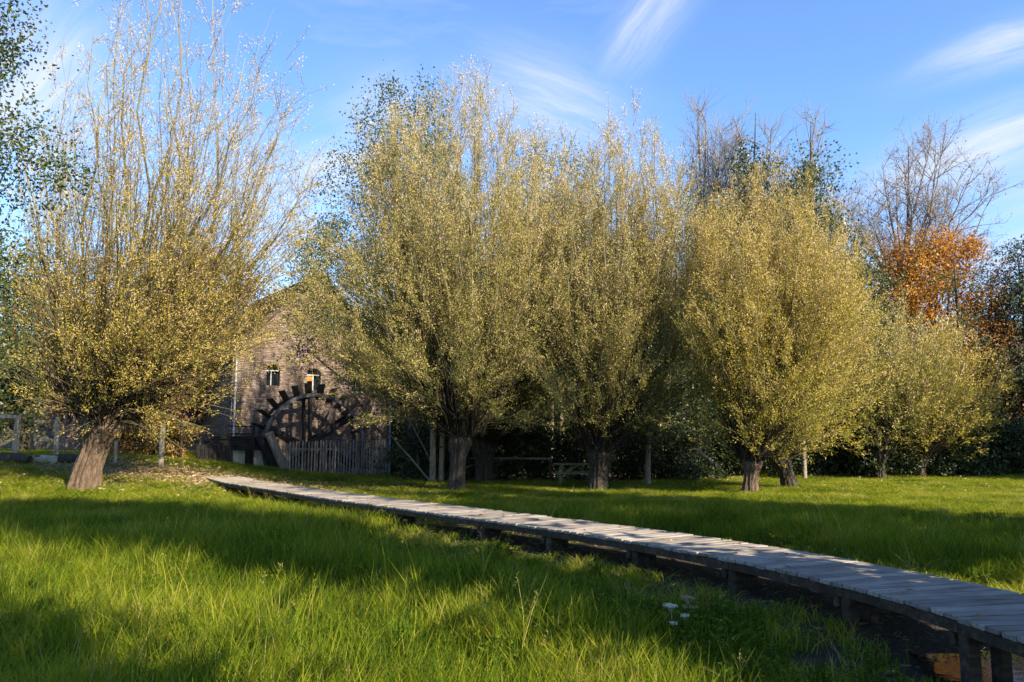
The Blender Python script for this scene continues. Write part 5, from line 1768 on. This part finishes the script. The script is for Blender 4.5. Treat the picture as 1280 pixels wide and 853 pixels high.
a = gm.attributes.new('rot', 'FLOAT_VECTOR', 'POINT'); a.data.foreach_set('vector', rot.astype(np.float32).ravel())
a = gm.attributes.new('size', 'FLOAT_VECTOR', 'POINT'); a.data.foreach_set('vector', np.stack([sxy, sxy, sc], 1).astype(np.float32).ravel())
a = gm.attributes.new('pick', 'INT', 'POINT'); a.data.foreach_set('value', idx.astype(np.int32))
gm.update()
go = tag(link('grass', gm), 'long green meadow grass with weeds and dry stalks', kind='stuff')
ng = bpy.data.node_groups.new('scatter_grass', 'GeometryNodeTree')
ng.interface.new_socket('Geometry', in_out='INPUT', socket_type='NodeSocketGeometry')
ng.interface.new_socket('Geometry', in_out='OUTPUT', socket_type='NodeSocketGeometry')
gi = ng.nodes.new('NodeGroupInput'); gout = ng.nodes.new('NodeGroupOutput')
ci = ng.nodes.new('GeometryNodeCollectionInfo')
ci.inputs['Collection'].default_value = grass_src
ci.inputs['Separate Children'].default_value = True
ci.inputs['Reset Children'].default_value = True
iop = ng.nodes.new('GeometryNodeInstanceOnPoints')
iop.inputs['Pick Instance'].default_value = True


def named(nm, typ):
    q = ng.nodes.new('GeometryNodeInputNamedAttribute')
    q.data_type = typ
    q.inputs['Name'].default_value = nm
    return [o for o in q.outputs if o.enabled and o.name == 'Attribute'][0]


e2r = ng.nodes.new('FunctionNodeEulerToRotation')
ng.links.new(named('rot', 'FLOAT_VECTOR'), e2r.inputs[0])
ng.links.new(e2r.outputs[0], iop.inputs['Rotation'])
ng.links.new(named('size', 'FLOAT_VECTOR'), iop.inputs['Scale'])
ng.links.new(named('pick', 'INT'), iop.inputs['Instance Index'])
ng.links.new(gi.outputs[0], iop.inputs['Points'])
ng.links.new(ci.outputs[0], iop.inputs['Instance'])
ng.links.new(iop.outputs[0], gout.inputs[0])
md = go.modifiers.new('scatter', 'NODES')
md.node_group = ng

# fallen leaves on the worn yard and under the trees
rng = np.random.default_rng(950)
n = 9000
X = YARD.x + rng.normal(size=n) * 3.6; Y = YARD.y + rng.normal(size=n) * 2.0
X2 = rng.uniform(-6, 32, 5000); Y2 = rng.uniform(24, 37, 5000)
X3, Y3 = scatter(1500, 4, 16, .5)
X = np.concatenate([X, X2, X3]); Y = np.concatenate([Y, Y2, Y3]); n = len(X)
dd, ss = bw_dist(X, Y)
kp = (dd > .7)
X, Y = X[kp], Y[kp]; n = len(X)
C = np.stack([X, Y, height(X, Y) + .02 + .03 * rng.random(n)], 1)
a = rng.random(n) * 6.28
v, q = leaf_arrays(C, unit(np.stack([np.cos(a), np.sin(a), rng.normal(size=n) * .25], 1)), .11 * (.5 + rng.random(n)), .05 * (.5 + rng.random(n)), rng)
tag(link('fallen_leaves', mesh_raw('fallen_leaves', v, q, None, {'tint': ('FACE', rng.random(n))}, False, M_LITTER)), 'pale brown fallen leaves on the worn ground before the mill', kind='stuff')

# rushes and dead leaves in the wet ditch
n = 2600
S_ = rng.uniform(0, 17, n); lat = rng.normal(size=n) * .75
fr = [bw_frame(q_) for q_ in np.linspace(0, 17, 80)]
P = np.array([f[0] + f[2] * BW_W / 2 for f in fr]); Rr = np.array([f[2] for f in fr])
k = np.clip((S_ / 17 * 79).astype(int), 0, 79)
C = P[k] + Rr[k] * lat[:, None]
C[:, 2] = height(C[:, 0], C[:, 1]) + .015
C[:, 0] += rng.normal(size=n) * .1; C[:, 1] += rng.normal(size=n) * .15
a = rng.random(n) * 6.28
v, q = leaf_arrays(C, unit(np.stack([np.cos(a), np.sin(a), .3 * rng.random(n)], 1)), .09 * (.3 + rng.random(n)), .016 * (.4 + rng.random(n)), rng)
tag(link('ditch_litter', mesh_raw('ditch_litter', v, q, None, {'tint': ('FACE', rng.random(n) * .45)}, False, M_LITTER)), 'dead leaves and stalks lying in the wet ditch', kind='stuff')

n = 190
C = []
for q_ in range(n):
    pt, d_, r_ = bw_frame(rng.uniform(0.3, BW_LEN - .3))
    C.append(pt + r_ * BW_W * rng.random() + np.array([0, 0, .006]))
a = rng.random(n) * 6.28
v, q = leaf_arrays(np.array(C), unit(np.stack([np.cos(a), np.sin(a), .1 * rng.random(n)], 1)), .07 * (.5 + rng.random(n)), .028 * (.5 + rng.random(n)), rng)
v = v.reshape(-1, 4, 3); v[:, :, 2] = np.maximum(v[:, :, 2], np.array(C)[:, None, 2]); v = v.reshape(-1, 3)
tag(link('deck_leaves', mesh_raw('deck_leaves', v, q, None, {'tint': ('FACE', rng.random(n) * .8)}, False, M_LITTER)), 'scattered dead leaves lying on the boardwalk planks', kind='stuff')

# dark sedge tussock in the meadow beyond the boardwalk
T0 = G(902, 668)
g_ = Geo()
rng = np.random.default_rng(960)
for k in range(26):
    o_ = tuft('tmp', 970 + k, 22, .55, .008, .05, .8, .18, M_GRASS)
    me_ = o_.data
    co = np.zeros(len(me_.vertices) * 3, np.float32); me_.vertices.foreach_get('co', co); co = co.reshape(-1, 3)
    fq = np.zeros(len(me_.loops), np.int32); me_.loops.foreach_get('vertex_index', fq)
    off = np.array([rng.normal() * .30, rng.normal() * .22, 0])
    lift = .30 * math.exp(-(off[0] ** 2 / .12 + off[1] ** 2 / .08))
    g_.add(co + off + np.array([0, 0, lift]), fq.reshape(-1, 4), tint=np.clip(.18 + rng.normal(size=len(fq) // 4) * .12, 0, 1))
    bpy.data.objects.remove(o_)
g_.tubes(np.array([[(0, 0, -.15), (0, 0, .1), (0, 0, .28)]]), np.array([[.5, .42, .05]]), 14, .1)
tus = tag(g_.build('sedge_tussock', M_GRASS), 'dark round sedge tussock in the meadow just beyond the boardwalk', 'grass tussock')
tus.location = T0

# dried umbel flowers standing in the near grass
for i, (px_, py_, hh, wd, lab) in enumerate([(840.5, 800, .36, .05, 'white flat-topped flower head, tallest pale one in the near grass'), (857, 797, .27, .025, 'small pale flower head right beside the white flat-topped one'),
                                             (861, 772, .28, .06, 'dry beige double flower head close to the boardwalk ditch'), (843, 805, .25, .02, 'tiny pale flower head low under the white flat-topped one')]):
    B = G(px_, py_ + 22)
    rng = np.random.default_rng(980 + i)
    r = tag(empty('umbel_flower', B), lab, 'flower', 'pale flower heads in the near grass')
    top = hh
    Geo().tubes(np.array([(0, 0, -.03), (.01, 0, top * .5), (0, .01, top)]), np.array([.004, .0035, .003]), 5, .4).build('stem', M_UMBEL, r, True)
    g_ = Geo()
    for lv_ in range(2 if 'double' in lab else 1):
        zc = top - lv_ * .075; dx = lv_ * .02
        n = 22
        a = rng.random(n) * 6.28; rd = wd * rng.random(n) ** .5
        tip = np.stack([dx + np.cos(a) * rd, np.sin(a) * rd, zc + .03 - rd * .12], 1)
        P = np.stack([np.repeat([[0, 0, zc - .03]], n, 0), tip], 1)
        g_.tubes(P, np.full((n, 2), .0012), 3, .3)
        for t_ in tip:
            m_ = 9
            vv, qq = leaf_arrays(t_ + rng.normal(size=(m_, 3)) * .007 * np.array([1, 1, .5]), unit(rng.normal(size=(m_, 3)) + np.array([0, 0, .6])), np.full(m_, .013), np.full(m_, .010), rng)
            g_.add(vv, qq, tint=.95 if i in (0, 1, 3) else .5)
    h_ = g_.build('flower_head', M_UMBEL, r)
